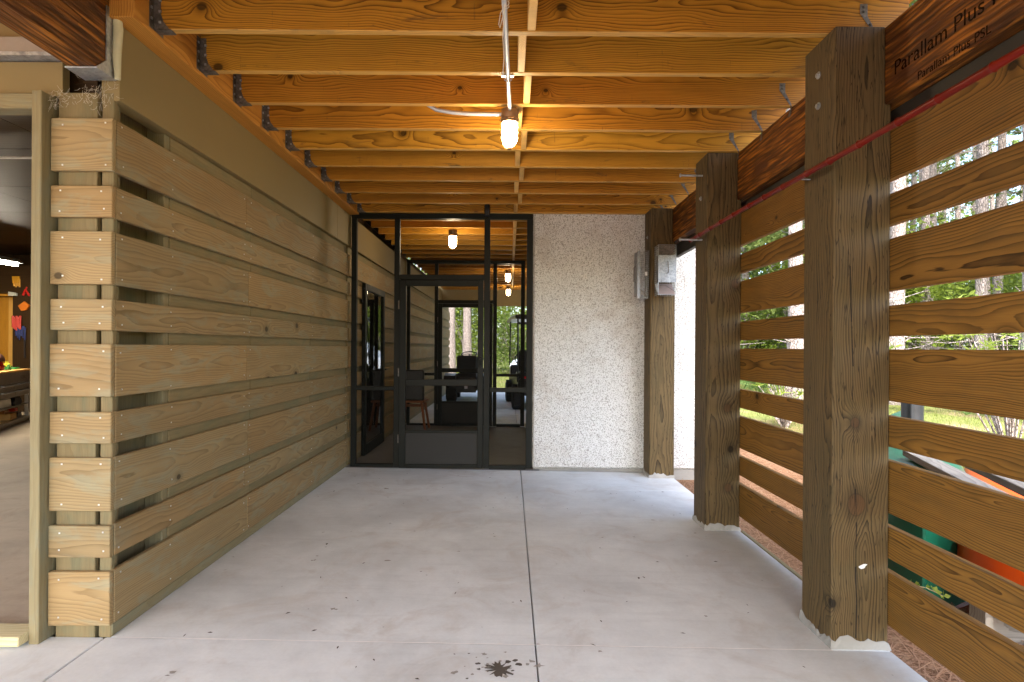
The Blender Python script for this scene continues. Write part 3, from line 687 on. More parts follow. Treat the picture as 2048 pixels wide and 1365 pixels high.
# ---------------------------------------------------------------- traps on the far post
def wire_grid(b, o, u, v, nu, nv, r=.0011):
    o, u, v = Vector(o), Vector(u), Vector(v)
    for i in range(nu + 1): b.tube([o + u * i / nu, o + u * i / nu + v], r, 4)
    for j in range(nv + 1): b.tube([o + v * j / nv, o + v * j / nv + u], r, 4)
tr = thing('cage_trap', (1.545, 5.62, 1.86), 'galvanised box trap with a handle on the front of the far post', 'trap')
x0, x1, y0, y1, z0, z1 = 1.492, 1.668, 5.545, 5.697, 1.868, 2.372
zb_, zt = z0 + .125, z1 - .105
cg = MB()
for xx in (x0, x1): wire_grid(cg, (xx, y0, z0), (0, y1 - y0, 0), (0, 0, z1 - z0), 8, 22)
wire_grid(cg, (x0, y1, z0), (x1 - x0, 0, 0), (0, 0, z1 - z0), 8, 22)
cg.build('wire_mesh', m_galv, tr)
cov = MB().bb(x0 - .003, x1 + .003, y0 - .003, y0 - .001, zb_, zt).bb(x0 - .003, x0 - .0015, y0, y0 + .06, zb_, zt).build('cover_plate', galvanised('bright_zinc', (.36, .38, .41), .5), tr)
MB().tube([(1.580, y0 - .004, 2.20), (1.580, y0 - .03, 2.195), (1.583, y0 - .032, 2.09), (1.583, y0 - .004, 2.085)], .004, 6).build('handle', m_dull, cov)
MB().add([(x0 + .004, y0 + .01, z0 + .004), (x1 - .004, y0 + .01, z0 + .004), (x1 - .004, y1 - .01, zb_), (x0 + .004, y1 - .01, zb_)], [(0, 1, 2, 3)]).build('trap_door', plain('rusty_zinc', lin((170, 150, 140)), .5, .4), tr)
MB().add([(x0 + .004, y0 + .01, z1 - .004), (x1 - .004, y0 + .01, z1 - .004), (x1 - .004, y1 - .01, zt), (x0 + .004, y1 - .01, zt)], [(0, 1, 2, 3)]).build('trap_door', m_dull, tr)
MB().tube([(x0, y0, z0), (x0, y0, z1), (x1, y0, z1), (x1, y0, z0), (x0, y0, z0)], .003, 5).build('rim', m_galv, tr)
MB().tube([(1.50, y0 - .004, z0 + .09), (1.57, y0 - .004, z0 + .088), (1.66, y0 - .004, z0 + .03)], .002, 5).build('trigger_rod', m_dull, tr)
tr2 = thing('cage_trap', (1.38, 5.83, 1.84), 'galvanised wire cage trap seen edge-on beside the far post', 'trap')
x0, x1, y0, y1, z0, z1 = 1.300, 1.448, 5.745, 5.885, 1.850, 2.345
cg = MB()
wire_grid(cg, (x0 + .03, y0, z0), (x1 - x0 - .03, 0, 0), (0, 0, z1 - z0), 8, 24); wire_grid(cg, (x0 + .03, y1, z0), (x1 - x0 - .03, 0, 0), (0, 0, z1 - z0), 8, 24); wire_grid(cg, (x1, y0, z0), (0, y1 - y0, 0), (0, 0, z1 - z0), 7, 24)
cg.build('wire_mesh', m_galv, tr2)
cov = MB().bb(x0 + .024, x0 + .027, y0, y1, z0 + .02, z1 - .01).bb(x0 + .027, x0 + .052, y0 - .002, y0 - .0005, z0, z1).build('cover_plate', bpy.data.materials['bright_zinc'], tr2)
MB().prism([(x0 + .05, z0 + .11), (x1 - .004, z0 + .012), (x1 - .03, z0 - .01), (x0 + .05, z0 + .06)], 'Y', y0 + .01, y0 + .012).build('trap_door', m_dull, tr2)
MB().tube([(x0 + .024, 5.81, 2.19), (x0 + .004, 5.81, 2.18), (x0 + .003, 5.81, 2.03), (x0 + .024, 5.81, 2.02)], .0035, 6).build('handle', m_dull, cov)
MB().bb(x1 - .045, x1 - .02, y0 - .004, y0 - .001, 2.085, 2.125).build('tag', m_white, tr2)
MB().tube([(x1, 5.81, z1 - .03), (PX0 + .01, 5.81, z1 - .02)], .004, 6).build('hook', m_dull, tr2)

# ---------------------------------------------------------------- garage interior
ga = thing('garage_shell', (-6, 7, 0), 'dim brown timber-lined garage interior beyond the opening', 'garage')
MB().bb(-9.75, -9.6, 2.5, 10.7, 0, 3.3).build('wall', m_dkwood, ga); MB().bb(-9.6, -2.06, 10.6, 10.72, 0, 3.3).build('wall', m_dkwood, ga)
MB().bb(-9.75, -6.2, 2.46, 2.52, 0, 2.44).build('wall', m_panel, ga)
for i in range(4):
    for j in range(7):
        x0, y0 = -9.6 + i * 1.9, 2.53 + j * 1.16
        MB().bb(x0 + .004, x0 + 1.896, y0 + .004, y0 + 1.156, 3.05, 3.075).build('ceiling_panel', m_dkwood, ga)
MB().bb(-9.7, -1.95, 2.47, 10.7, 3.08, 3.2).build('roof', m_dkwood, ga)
board('header', ga, -9.6, -7.2, 9.9, 10.0, 2.25, 2.75, m_dkwood, 'X')
board('upright', ga, -8.985, -8.62, 9.93, 10.02, 0, 2.3, m_dkwood, 'Z')
board('lit_board', ga, -9.59, -9.04, 10.06, 10.10, .9, 2.25, m_joist, 'Z'); board('lit_board', ga, -9.05, -8.995, 10.0, 10.05, .9, 2.25, m_joist, 'Z'); board('lit_board', ga, -9.59, -8.99, 9.96, 10.05, 2.20, 2.25, m_joist, 'X')
cdt = MB().tube([(-5.2, 4.9, 2.99), (-3.9, 4.9, 2.99)], .012, 6); tag(cdt.build('ceiling_pipe', m_string, None), 'thin pale pipe across the garage ceiling', 'pipe')
sl = thing('shop_light', (-7.95, 8.1, 2.5), 'bright strip light hanging in the garage', 'lamp')
MB().prism([(-8.06, 2.63), (-7.84, 2.63), (-7.91, 2.70), (-7.99, 2.70)], 'Y', 7.2, 8.85).build('housing', m_white, sl)
MB().bb(-8.0, -7.90, 7.25, 8.83, 2.590, 2.628).build('tube', emit('strip_light', (1, .90, .72), 26), sl)
for y in (7.5, 8.5): MB().tube([(-7.95, y, 2.70), (-7.95, y, 3.05)], .004, 5).build('hanger', m_dull, sl)
# stainless tool bench, front turned towards the opening
e = Vector((.46, -.888, 0)).normalized(); nn = Vector((.888, .46, 0)).normalized()
TC = Matrix((( e.x, nn.x, 0, -8.0), (e.y, nn.y, 0, 9.16), (0, 0, 1, .025), (0, 0, 0, 1)))       # local x along the front, y out of it
tc = thing('tool_bench', (-7.6, 8.4, .02), 'stainless tool bench with two drawer rows inside the garage', 'tool chest')
m_ss = plain('brushed_steel', (.52, .47, .40), .33, .75, .08, 40)
def tl(b, name, mat, par=tc, **k): return link(name, b.mesh(name, mat, **k), par, TC)
tl(MB().bb(0, 2.0, -.6, .02, .87, .90), 'worktop', m_block, bevel=.004)
tl(MB().bb(.005, 1.995, -.58, 0, .70, .868), 'apron', m_ss, bevel=.004)
for x0 in (.01, .70, 1.39):
    for z0, z1 in ((.595, .692), (.49, .588)):
        d_ = tl(MB().bb(x0, x0 + .66, -.56, .004, z0, z1), 'drawer', m_ss, bevel=.004)
        tl(MB().tube([(x0 + .04, .005, z1 - .012), (x0 + .04, .032, z1 - .012), (x0 + .62, .032, z1 - .012), (x0 + .62, .005, z1 - .012)], .011, 8), 'handle', m_galv, d_)
tl(MB().bb(.0, 2.0, -.6, .01, .06, .13), 'lower_shelf', m_ss, bevel=.004); tl(MB().bb(.0, 2.0, -.6, .0, .325, .338), 'shelf', m_ss)
for x in (.0, 1.95):
    for y in (-.6, -.05): tl(MB().bb(x, x + .05, y, y + .05, -.0, .70), 'leg', m_ss)
tl(MB().bb(0, 2.0, -.62, -.605, .0, .87), 'back', m_black)
c = bpy.data.curves.new('lettering', 'FONT'); c.body = 'KOBALT'; c.size = .075; c.materials.append(m_ink); c.align_x = 'LEFT'
link('lettering', flat(c), tc, TC @ Matrix(((-1, 0, 0, .44), (0, 0, 1, .0015), (0, 1, 0, .755), (0, 0, 0, 1))))
def item(b, name, mat, label, cat, grp=None, mw=TC, **k): return tag(link(name, b.mesh(name, mat, **k), None, mw), label, cat, grp)
def col(name, c, r=.5): return plain(name, lin(c), r)
item(MB().prism([(.30, .34), (.62, .34), (.66, .40), (.62, .47), (.36, .47), (.28, .41)], 'Y', -.4, -.02), 'tool_case', col('case_black', (24, 24, 26)), 'black rounded tool case on the bench shelf', 'case', bevel=.012)
item(MB().prism([(.7, .34), (1.4, .34), (1.4, .47), (.74, .47)], 'Y', -.4, -.04), 'plastic_tub', col('tub_white', (215, 210, 200)), 'white plastic tub on the middle shelf of the tool bench', 'tub', bevel=.01)
for i, (x, z, w, h, c_, lab) in enumerate(((.5, .132, .28, .10, (196, 146, 70), 'flat brown cardboard box on the lower bench shelf'), (.18, .132, .20, .08, (70, 66, 58), 'dark grey box on the lower bench shelf'),
        (.30, .235, .16, .05, (200, 60, 26), 'small orange-red box on top of the lower shelf pile'), (.62, .235, .22, .05, (150, 92, 40), 'small brown box leaning on the lower shelf pile'), (.16, .215, .10, .05, (225, 220, 205), 'small white carton on the grey box in the lower shelf'))):
    item(MB().prism([(x, z), (x + w, z), (x + w - .02, z + h), (x + .012, z + h * .96)], 'Y', -.38, -.03 - .02 * i), 'box', col('box_%d' % i, c_), lab, 'box', bevel=.004)
sp = MB()
for k in range(16):
    a = random.uniform(0, 6.28); p = Vector((random.uniform(.42, .6), -.15 + random.uniform(-.05, .05), .905)); sp.tube([p, p + Vector((math.cos(a) * .06, math.sin(a) * .03, random.uniform(.02, .08)))], .008, 5)
item(sp, 'clamps', col('clamp_green', (34, 120, 40)), 'heap of green spring clamps on the tool bench', 'clamps')
item(MB().lathe([(.045, .902), (.05, .93), (.045, .99), (.02, 1.0), (.018, 1.03)], (.33, -.2, 0), 10), 'bottle', col('bottle_yellow', (210, 200, 60)), 'small yellow bottle standing on the tool bench', 'bottle')
item(MB().prism([(.06, .905), (.30, .905), (.27, .93), (.10, .925)], 'Y', -.3, -.1), 'green_tray', col('tray_green', (20, 150, 60)), 'flat bright green tray on the bench end', 'tray', bevel=.006)
item(MB().lathe([(.07, .905), (.085, .95), (.06, 1.03), (.03, 1.05)], (.74, -.2, 0), 12), 'red_can', col('can_red', (170, 30, 24)), 'red can standing on the tool bench', 'can')
hm_ = MB(); hm_.lathe([(.15, 0), (.145, .05), (.12, .10), (.07, .135), (.01, .15)], (.82, -.24, 1.04), 16); item(hm_, 'cap', col('cap_brown', (84, 52, 40)), 'dark brown cap resting on top of the bench clutter', 'cap', smooth=True)
# tools hung on the upright; local X right, Z up on the face towards the camera
HU = Matrix.Translation((-8.806, 9.925, 0))
def hang(b, name, c_, label, cat): return item(b, name, col(name + '_paint', c_), label, cat, None, HU)
def px2(x, y): return ((x - 43.5) / 1100 * 9.92, 1.325 - (y - 689) / 1100 * 9.92)
def patch(pts, d=.03):
    return MB().prism([px2(*p) for p in pts], 'Y', -d, -.002)
g1 = MB()
for k in range(4): g1.tube([(-.115 + k * .03, -.03, 1.325 + 1.17), (-.118 + k * .033, -.035, 1.325 + 1.05 - .02 * (k % 2))], [.018, .013], 6)
g1.prism([px2(27, 553), px2(41, 553), px2(42, 567), px2(28, 567)], 'Y', -.045, -.006)
hang(g1, 'work_gloves', (196, 140, 30), 'yellow work gloves hanging on the garage upright', 'gloves')
hang(patch([(48, 549), (59, 549), (59, 567), (49, 566)], .015), 'blister_pack', (150, 165, 185), 'silvery blister pack hanging on the garage upright', 'pack')
pl_ = MB(); pl_.tube([(*px2(47, 591)[:1], -.02, px2(47, 591)[1]), (px2(53, 580)[0], -.025, px2(53, 580)[1]), (px2(60, 592)[0], -.02, px2(60, 592)[1])], [.022, .026, .02], 6); pl_.tube([(px2(53, 580)[0], -.02, px2(53, 580)[1]), (px2(55, 574)[0], -.02, px2(55, 574)[1])], .015, 6)
hang(pl_, 'pliers', (190, 30, 20), 'red-handled pliers hanging on the garage upright', 'pliers')
hang(patch([(38, 612), (50, 603), (60, 611), (54, 620), (44, 622)], .03), 'orange_bag', (200, 110, 30), 'orange pouch hanging on the garage upright', 'pouch')
hang(patch([(20, 584), (34, 586), (34, 592), (20, 592)], .05), 'tape_measure', (180, 180, 170), 'grey tape dispenser hung beside the upright', 'dispenser')
rs = MB()
for k in range(7): rs.tube([(px2(28 + k * 2.4, 640)[0], -.03, px2(0, 632 + 3 * (k % 3))[1]), (px2(30 + k * 2.6, 660)[0], -.06, px2(0, 655 + 2 * (k % 4))[1])], [.02, .012], 6)
hang(rs, 'screwdrivers', (176, 44, 26), 'bundle of red screwdrivers hanging on the garage upright', 'tools')
bb_ = MB()
for k in range(6): bb_.tube([(px2(34 + k * 3.5, 0)[0], -.025, px2(0, 652 + 3 * (k % 2))[1]), (px2(35 + k * 3.6, 0)[0], -.04, px2(0, 672 + 4 * (k % 3))[1])], [.018, .01], 6)
hang(bb_, 'snips', (30, 44, 96), 'blue-black snips and cutters hanging in a row', 'tools')
hang(MB().tube([(px2(51, 660)[0], -.03, px2(51, 660)[1]), (px2(52, 716)[0], -.03, px2(52, 716)[1])], [.016, .013], 6), 'file', (30, 26, 24), 'long black file hanging lowest on the garage upright', 'file')

# ---------------------------------------------------------------- chair in the screened bay
ch = thing('chair', (-1.52, 8.75, fz(-1.5)), 'wooden chair with dark back behind the screen door', 'chair')
m_chair = wood('chair_wood', lin((128, 78, 46)), lin((84, 46, 26)), 90, .5, .5, 0, .1)
CW = Matrix.Translation((-1.52, 8.72, fz(-1.5)))
def cl(b, name, mat, par=ch, **k): return link(name, b.mesh(name, mat, **k), par, CW)
cl(MB().prism([(-.20, -.20), (.20, -.20), (.22, .20), (-.22, .20)], 'Z', .44, .475), 'seat', m_chair, bevel=.008)
for sx_ in (-1, 1):
    for sy_ in (-1, 1): cl(MB().tube([(sx_ * .15, sy_ * .15, .44), (sx_ * .215, sy_ * .21, .0)], [.024, .018], 8), 'leg', m_chair)
cl(MB().bb(-.18, .18, -.012, .012, .36, .40), 'apron', m_chair)
cl(MB().prism([(-.22, .476), (-.12, .476), (-.14, .95), (-.20, .95)], 'X', -.17, .19), 'backrest', m_black, bevel=.02)

# ---------------------------------------------------------------- vehicles beyond the screens
def wheel(par, x, y, r, w, mw, spokes=True):
    t = link('wheel', MB().lathe([(r * .55, -w / 2), (r * .86, -w / 2), (r * .97, -w * .38), (r, -w * .2), (r, w * .2), (r * .97, w * .38), (r * .86, w / 2), (r * .55, w / 2)], (x, y, r), 28, 'X').mesh('wheel', m_rubber, True), par, mw)
    b = MB()
    for k in range(18):
        a = k / 18 * 6.283
        for s in (-1, 1): b.box((x + s * w * .23, y + math.cos(a) * r * 1.0, r + math.sin(a) * r * 1.0), (w * .42, r * .17, .018), Matrix.Rotation(a - math.pi / 2, 3, 'X'))
    link('tread', b.mesh('tread', m_rubber), t, mw)
    link('rim', MB().lathe([(r * .54, -w * .4), (r * .5, -w * .42), (r * .2, -w * .3), (0, -w * .34), ], (x, y, r), 20, 'X').lathe([(r * .54, w * .4), (r * .5, w * .42), (r * .2, w * .3), (0, w * .34)], (x, y, r), 20, 'X').mesh('rim', m_dull, True), t, mw)
gc = thing('golf_cart', (.60, 12.5, fz(.6)), 'black golf cart with canopy parked beyond the screens', 'golf cart')
GW = Matrix.Translation((.60, 12.75, fz(.6))) @ Matrix.Rotation(R(5), 4, 'Z')
m_cart = plain('black_cart_body', (.02, .02, .022), .3, 0, .05)
def gl_(b, name, mat, par=gc, **k): return link(name, b.mesh(name, mat, **k), par, GW)
for x, y in ((-.50, -.82), (.50, -.82), (-.50, .85), (.50, .85)): wheel(gc, x, y, .265, .25, GW)
body = gl_(MB().prism([(-1.12, .42), (-1.08, .80), (-.62, .82), (-.50, .66), (-.30, .66), (-.28, .32), (.55, .30), (.72, .55), (.78, .92), (1.0, .86), (1.22, .60), (1.25, .34), (1.0, .28), (-1.0, .30)], 'X', -.52, .52), 'body', m_cart, bevel=.03)
gl_(MB().bb(-.50, .50, -.72, -.26, .67, .78), 'seat', m_black, bevel=.04)
for x in (-.26, .26): gl_(MB().prism([(-.80, .80), (-.70, .80), (-.76, 1.28), (-.86, 1.28)], 'X', x - .23, x + .23), 'backrest', m_black, bevel=.05)
gl_(MB().bb(-.52, .52, -1.30, -.84, .58, .68), 'rear_seat', m_black, bevel=.03)
gl_(MB().prism([(-1.25, 2.00), (-1.2, 2.03), (0, 2.06), (.95, 2.03), (1.05, 1.97), (1.03, 1.94), (0, 1.98), (-1.22, 1.93)], 'X', -.60, .60), 'canopy', m_cart, bevel=.03)
gl_(MB().bb(-.52, .52, -1.15, -1.10, 1.82, 1.87), 'canopy_bar', m_cart)
for x in (-.53, .53):
    gl_(MB().tube([(x, -1.1, .6), (x, -1.12, 1.3), (x, -1.08, 1.98)], .018, 8), 'strut', m_cart); gl_(MB().tube([(x, .85, .9), (x, .78, 1.5), (x, .70, 1.98)], .016, 8), 'strut', m_cart)
gl_(MB().tube([(-.26 + .18 * math.cos(a * .2618), .42 + .09 * math.sin(a * .2618), 1.06 + .15 * math.sin(a * .2618)) for a in range(25)], .014, 6, False).tube([(-.26, .42, 1.06), (-.26, .70, .85)], .016, 6), 'steering_wheel', m_black)
m_tail = plain('tail_lens', lin((190, 20, 24)), .25)
for x in (-.36, .36): gl_(MB().bb(x - .10, x + .10, -1.125, -1.085, .62, .72), 'tail_light', m_tail, bevel=.01)
gl_(MB().bb(-.5, .5, -1.20, -1.13, .36, .44), 'bumper', m_cart, bevel=.015)
lm = thing('lawn_tractor', (-1.05, 13.4, fz(-1)), 'black riding mower seen from behind through the screens', 'mower')
LW = Matrix.Translation((-1.02, 13.6, fz(-1.0)))
def ll(b, name, mat, par=lm, **k): return link(name, b.mesh(name, mat, **k), par, LW)
for x, y, r, w in ((-.38, -.35, .27, .24), (.38, -.35, .27, .24), (-.36, .85, .19, .16), (.36, .85, .19, .16)): wheel(lm, x, y, r, w, LW)
ll(MB().prism([(-.56, .42), (-.68, .22), (-.66, .60), (-.52, .70), (-.05, .66), (.05, .44), (.30, .44), (.34, .72), (.45, .92), (1.1, .86), (1.22, .70), (1.22, .34), (.2, .26), (-.3, .26)], 'X', -.25, .25), 'body', m_cart, bevel=.03)
for s in (-1, 1): ll(MB().prism([(-.70, .50), (-.62, .64), (-.35, .69), (-.06, .63), (.02, .48), (-.05, .50), (-.35, .62), (-.64, .50)], 'X', s * .26, s * .54), 'fender', m_cart, bevel=.01)
ll(MB().bb(-.23, .23, -.48, -.06, .70, .80), 'seat', m_black, bevel=.04); ll(MB().prism([(-.50, .76), (-.40, .76), (-.46, 1.12), (-.54, 1.12)], 'X', -.25, .25), 'backrest', m_black, bevel=.045)
ll(MB().tube([(.0 + .19 * math.cos(a * .2618), .22 + .15 * math.sin(a * .2618), 1.14 + .06 * math.sin(a * .2618)) for a in range(25)], .015, 6, False).tube([(0, .22, 1.14), (0, .42, .8)], .018, 6).tube([(-.19, .22, 1.14), (.19, .22, 1.14)], .010, 5), 'steering_wheel', m_black)
ll(MB().tube([(.22, -.1, .95), (.42, -.1, 1.05)], .014, 6), 'lever', m_black)
ll(MB().bb(-.40, .40, -.72, -.66, .34, .46), 'rear_guard', m_cart); ll(MB().bb(-.04, .03, -.735, -.72, .34, .42), 'plate', m_grey)
cr = thing('white_car', (2.4, 20.2, -.1), 'pale blue-white car parked on the grass beyond the cart', 'car')
KW = Matrix.Translation((2.35, 20.2, GZ + .01)); m_car = plain('car_paint', (.55, .62, .70), .25, 0, .03)
def kl(b, name, mat, par=cr, **k): return link(name, b.mesh(name, mat, **k), par, KW)
kl(MB().prism([(-2.30, .30), (-2.36, .75), (-2.20, .98), (-1.10, 1.06), (-.45, 1.58), (1.55, 1.62), (2.15, 1.10), (2.30, .95), (2.32, .32)], 'Y', -.85, .85), 'body', m_car, bevel=.06)
for pts in ([(-1.0, 1.08), (-.42, 1.52), (.15, 1.53), (.15, 1.08)], [(.25, 1.08), (.25, 1.53), (1.35, 1.53), (1.75, 1.10)]): kl(MB().prism(pts, 'Y', -.862, .862), 'window', plain('car_glass', (.03, .035, .04), .1), bevel=.004)
for x in (-1.45, 1.45):
    for y in (-.75, .75):
        w_ = kl(MB().lathe([(.2, -.1), (.31, -.1), (.33, 0), (.31, .1), (.2, .1)], (x, y, .33), 20, 'Y'), 'wheel', m_rubber); kl(MB().lathe([(.2, -.09), (.1, -.06), (.0, -.08)], (x, y, .33), 14, 'Y'), 'rim', m_galv, w_)
for y in (-.6, .6): kl(MB().bb(-2.35, -2.28, y - .18, y + .18, .70, .82), 'headlight', m_white, bevel=.01)
# far carport: header and corner post
cp_ = thing('carport_frame', (1.4, 14, 0), 'dark header and post framing the open far end of the passage', 'carport')
MB().bb(-1.83, 2.3, 14.03, 14.15, 2.38, CEIL + .3).build('header', m_panel, cp_, bevel=.004)
board('corner_post', cp_, 2.0, 2.25, 13.76, 14.02, -.06, CEIL, m_post, 'Z')

# ---------------------------------------------------------------- boats, rack and pipe beside the slats
def hull(bow, ang, L, hw, H, z0, pw=6):
    b = MB(); n, k = 22, 13; d = Vector((math.cos(ang), math.sin(ang), 0)); s = Vector((-d.y, d.x, 0))
    for i in range(n + 1):
        t = i / n; u = 2 * t - 1; w = hw * max(.02, (1 - abs(u) ** pw)); h = H * (1 + .18 * abs(u) ** 3); rock = -.07 * abs(u) ** 4
        for j in range(k):
            a = math.pi * j / (k - 1); c_, sn = math.cos(a), math.sin(a)
            yv = w * math.copysign(abs(c_) ** .75, c_); zv = (h + rock) * sn ** .62 if sn > 1e-6 else 0
            p = Vector((*bow, z0)) + d * (L * t) + s * yv + Vector((0, 0, zv - .05 * abs(u) ** 3)); b.v.append(tuple(p))
    b.f += [(i * k + j, i * k + j + 1, (i + 1) * k + j + 1, (i + 1) * k + j) for i in range(n) for j in range(k - 1)]
    b.f += [tuple(range(k)), tuple(n * k + j for j in range(k))]
    return b
def boat(bow, ang, L, hw, H, z0, mat, trim, name, label):
    t = thing(name, (*bow, GZ), label, 'boat'); hb_ = hull(bow, ang, L, hw, H, z0); hb_.build('hull', mat, t, True)
    n, k = 22, 13
    for e_ in (0, k - 1): MB().tube([Vector(hb_.v[i * k + e_]) for i in range(n + 1)], .016, 6).build('gunwale', trim, t, True)
    return t
boat((2.28, 3.02), R(56), 3.6, .35, .74, GZ + .03, plain('green_hull', lin((16, 86, 66)), .35, 0, .2, 6), m_grey, 'green_canoe', 'upturned dark green canoe on the straw behind the slats')
boat((2.40, 2.46), R(50), 3.0, .34, .42, .11, plain('orange_hull', lin((222, 84, 14)), .35, 0, .12, 6), m_grey, 'orange_kayak', 'upturned orange kayak partly hidden by the lowest slats')
m_grey_wood = wood('grey_weathered_wood', lin((128, 124, 118)), lin((84, 80, 76)), 80, .7, .8, .1, .1)
rk = thing('boat_rack', (2.5, 2.6, GZ), 'weathered grey timber rack with two rails behind the slats', 'rack')
for (xa, ya), (xb, yb) in (((2.44, 3.34), (1.86, 1.75)), ((2.62, 3.20), (1.95, 1.50))):
    dd = Vector((xb - xa, yb - ya, 0)); an = math.atan2(dd.y, dd.x); ml = MB().box((0, 0, 0), (dd.length, .09, .038)).mesh('rail', m_grey_wood, bevel=.003)
    link('rail', ml, rk, Matrix.Translation(((xa + xb) / 2, (ya + yb) / 2, .70)) @ Matrix.Rotation(an, 4, 'Z'))
    for f in (.96,):
        x, y = xa + (xb - xa) * f, ya + (yb - ya) * f; board('leg', rk, x - .02, x + .02, y - .04, y + .04, GZ - .02, .68, m_grey_wood, 'Z')
for q in (.12, .5): xq, yq = 2.40 + 3 * q * math.cos(R(50)), 2.46 + 3 * q * math.sin(R(50)); board('bearer', rk, xq - .3, xq + .3, yq - .05, yq + .05, GZ - .02, .105, m_grey_wood, 'X')
pv = MB(); pv.lathe([(.085, GZ), (.085, .86), (.074, .86), (.074, .60), (0, .60)], (3.66, 5.0, 0), 18); pv.bb(3.58, 3.60, 4.90, 4.92, GZ, .87)
tag(pv.build('steel_pipe', plain('dark_pipe', (.05, .055, .06), .5, .6, .3, 8), None, True), 'short dark steel pipe standing in the grass beyond the slats', 'pipe')

# ---------------------------------------------------------------- woods
m_needle = leaf_mat('pine_needles', (.10, .15, .035), (.24, .29, .08), .45); m_leaf = leaf_mat('shrub_leaves', (.09, .16, .03), (.28, .35, .09), .5)
m_palm = leaf_mat('palmetto_leaves', (.09, .18, .05), (.22, .32, .10), .4); m_lime = leaf_mat('lime_leaves', (.16, .24, .03), (.30, .36, .06), .5)
rf = random.Random(11)
def tuft(b, p, d, L, n):
    for k in range(n):
        v = (d + Vector((rf.gauss(0, .6), rf.gauss(0, .6), rf.gauss(0, .6)))).normalized(); s = v.orthogonal().normalized() * L * .09
        b.add([p - s, p + s, p + v * L], [(0, 1, 2)])
def pine_crown(z0, z1, spread, nb):
    w, f = MB(), MB()
    for i in range(nb):
        t = rf.random() ** .8; z = z0 + (z1 - z0) * t; a = rf.uniform(0, 6.283); L = spread * (1.05 - .75 * t) * rf.uniform(.5, 1.1)
        d = Vector((math.cos(a), math.sin(a), rf.uniform(-.15, .35))); p0 = Vector((0, 0, z)); p1 = p0 + d * L * .55 + Vector((0, 0, -.1)); p2 = p0 + d * L + Vector((0, 0, .15))
        w.tube([p0, p1, p2], [.035, .022, .008], 4, False)
        for k in range(9):
            q = p1.lerp(p2, rf.random()) if k > 2 else p0.lerp(p1, rf.uniform(.5, 1)); q = q + Vector((rf.gauss(0, .16), rf.gauss(0, .16), rf.gauss(0, .12))) * L * .5
            tuft(f, q, d, rf.uniform(.22, .36), 9)
    return w, f
def leaf_cloud(n, rx, rz, zc, lf, shell=.55):
    b = MB()
    lobes = [(Vector((rf.gauss(0, .45) * rx, rf.gauss(0, .45) * rx, zc + rf.uniform(-.75, .8) * rz)), rf.uniform(.3, .6)) for _ in range(16)]
    for i in range(n):
        c_, s_ = rf.choice(lobes); v = Vector((rf.gauss(0, 1), rf.gauss(0, 1), rf.gauss(0, 1))).normalized() * (rf.random() ** shell) * s_
        p = c_ + Vector((v.x * rx, v.y * rx, v.z * rz)); p.z = max(p.z, .05)
        u = Vector((rf.gauss(0, 1), rf.gauss(0, 1), rf.gauss(0, .6))).normalized(); w = u.cross(Vector((rf.gauss(0, .5), rf.gauss(0, .5), 1))).normalized(); l = lf * rf.uniform(.6, 1.3)
        b.add([p, p + u * l * .5 + w * l * .28, p + u * l, p + u * l * .5 - w * l * .28], [(0, 1, 2, 3)])
    return b
def trunk_mesh(r, h, seed):
    rd = random.Random(seed); pts = []; bx, by = rd.uniform(-.25, .25), rd.uniform(-.25, .25)
    for i in range(9):
        t = i / 8; pts.append((bx * t * t + .05 * math.sin(t * 7 + seed), by * t * t + .05 * math.cos(t * 5 + seed), h * t - .15))
    b = MB().tube(pts, [r * (1.25 if i == 0 else 1 - .62 * i / 8) for i in range(9)], 12)
    return b.mesh('trunk', m_bark, True)
TR = [trunk_mesh(r, 19, i) for i, r in enumerate((.15, .18, .21, .24))]
CRN = []
for z0, z1, sp_, nb in ((10, 19.5, 2.6, 30), (8, 19, 2.8, 34), (12, 19.5, 2.4, 28), (5, 18, 2.4, 34)):
    w, f = pine_crown(z0, z1, sp_, nb); CRN.append((w.mesh('limbs', m_bark, fixn=False), f.mesh('crown', m_needle, fixn=False)))
DEAD = MB()
for i in range(16):
    z = rf.uniform(1.5, 9); a = rf.uniform(0, 6.283); L = rf.uniform(.3, 1.6); d = Vector((math.cos(a), math.sin(a), rf.uniform(-.2, .3)))
    DEAD.tube([Vector((0, 0, z)), Vector((0, 0, z)) + d * L * .5, Vector((0, 0, z)) + d * L + Vector((0, 0, .15))], [.022, .014, .004], 4, False)
DEADM = DEAD.mesh('dead_branches', m_bark, fixn=False)
def tree(x, y, ti, ci, label, group, sc=1.0, dead=True):
    t = thing('pine_tree', (0, 0, 0), label, 'tree', group); rz = Matrix.Rotation(rf.uniform(0, 6.28), 4, 'Z') @ Matrix.Diagonal((1, 1, sc, 1))
    link('trunk', TR[ti], t, rz); l = link('limbs', CRN[ci][0], t, rz); link('crown', CRN[ci][1], t, rz)
    if dead: tag(link('dead_branches', DEADM, t, rz), kind='stuff')
    t.location = (x, y, GZ - .02); return t
placed = []
GR = 'tall pines in the woods beyond the slats'
tries = 0
while len(placed) < 128 and tries < 6000:
    tries += 1
    a = R(rf.uniform(14, 64)); d = 15 + 42 * rf.random() ** 1.15; x, y = d * math.sin(a), d * math.cos(a)
    if y < 9 or any((x - u) ** 2 + (y - v) ** 2 < 2.4 for u, v in placed): continue
    placed.append((x, y)); tree(x, y, rf.choice((0, 1, 1, 2, 2, 3)), rf.choice((0, 1, 2, 3, 0)), 'tall straight pine with grey-brown bark in the woods beyond the slats', GR, rf.uniform(.85, 1.15))
tree(-2.62, 25, 1, 0, 'pine trunk seen through the screens, nearest the slatted wall', 'pines beyond the far opening', 1, False); tree(-1.96, 25.5, 2, 2, 'pine trunk seen through the screens, between mower and first trunk', 'pines beyond the far opening', 1, False)
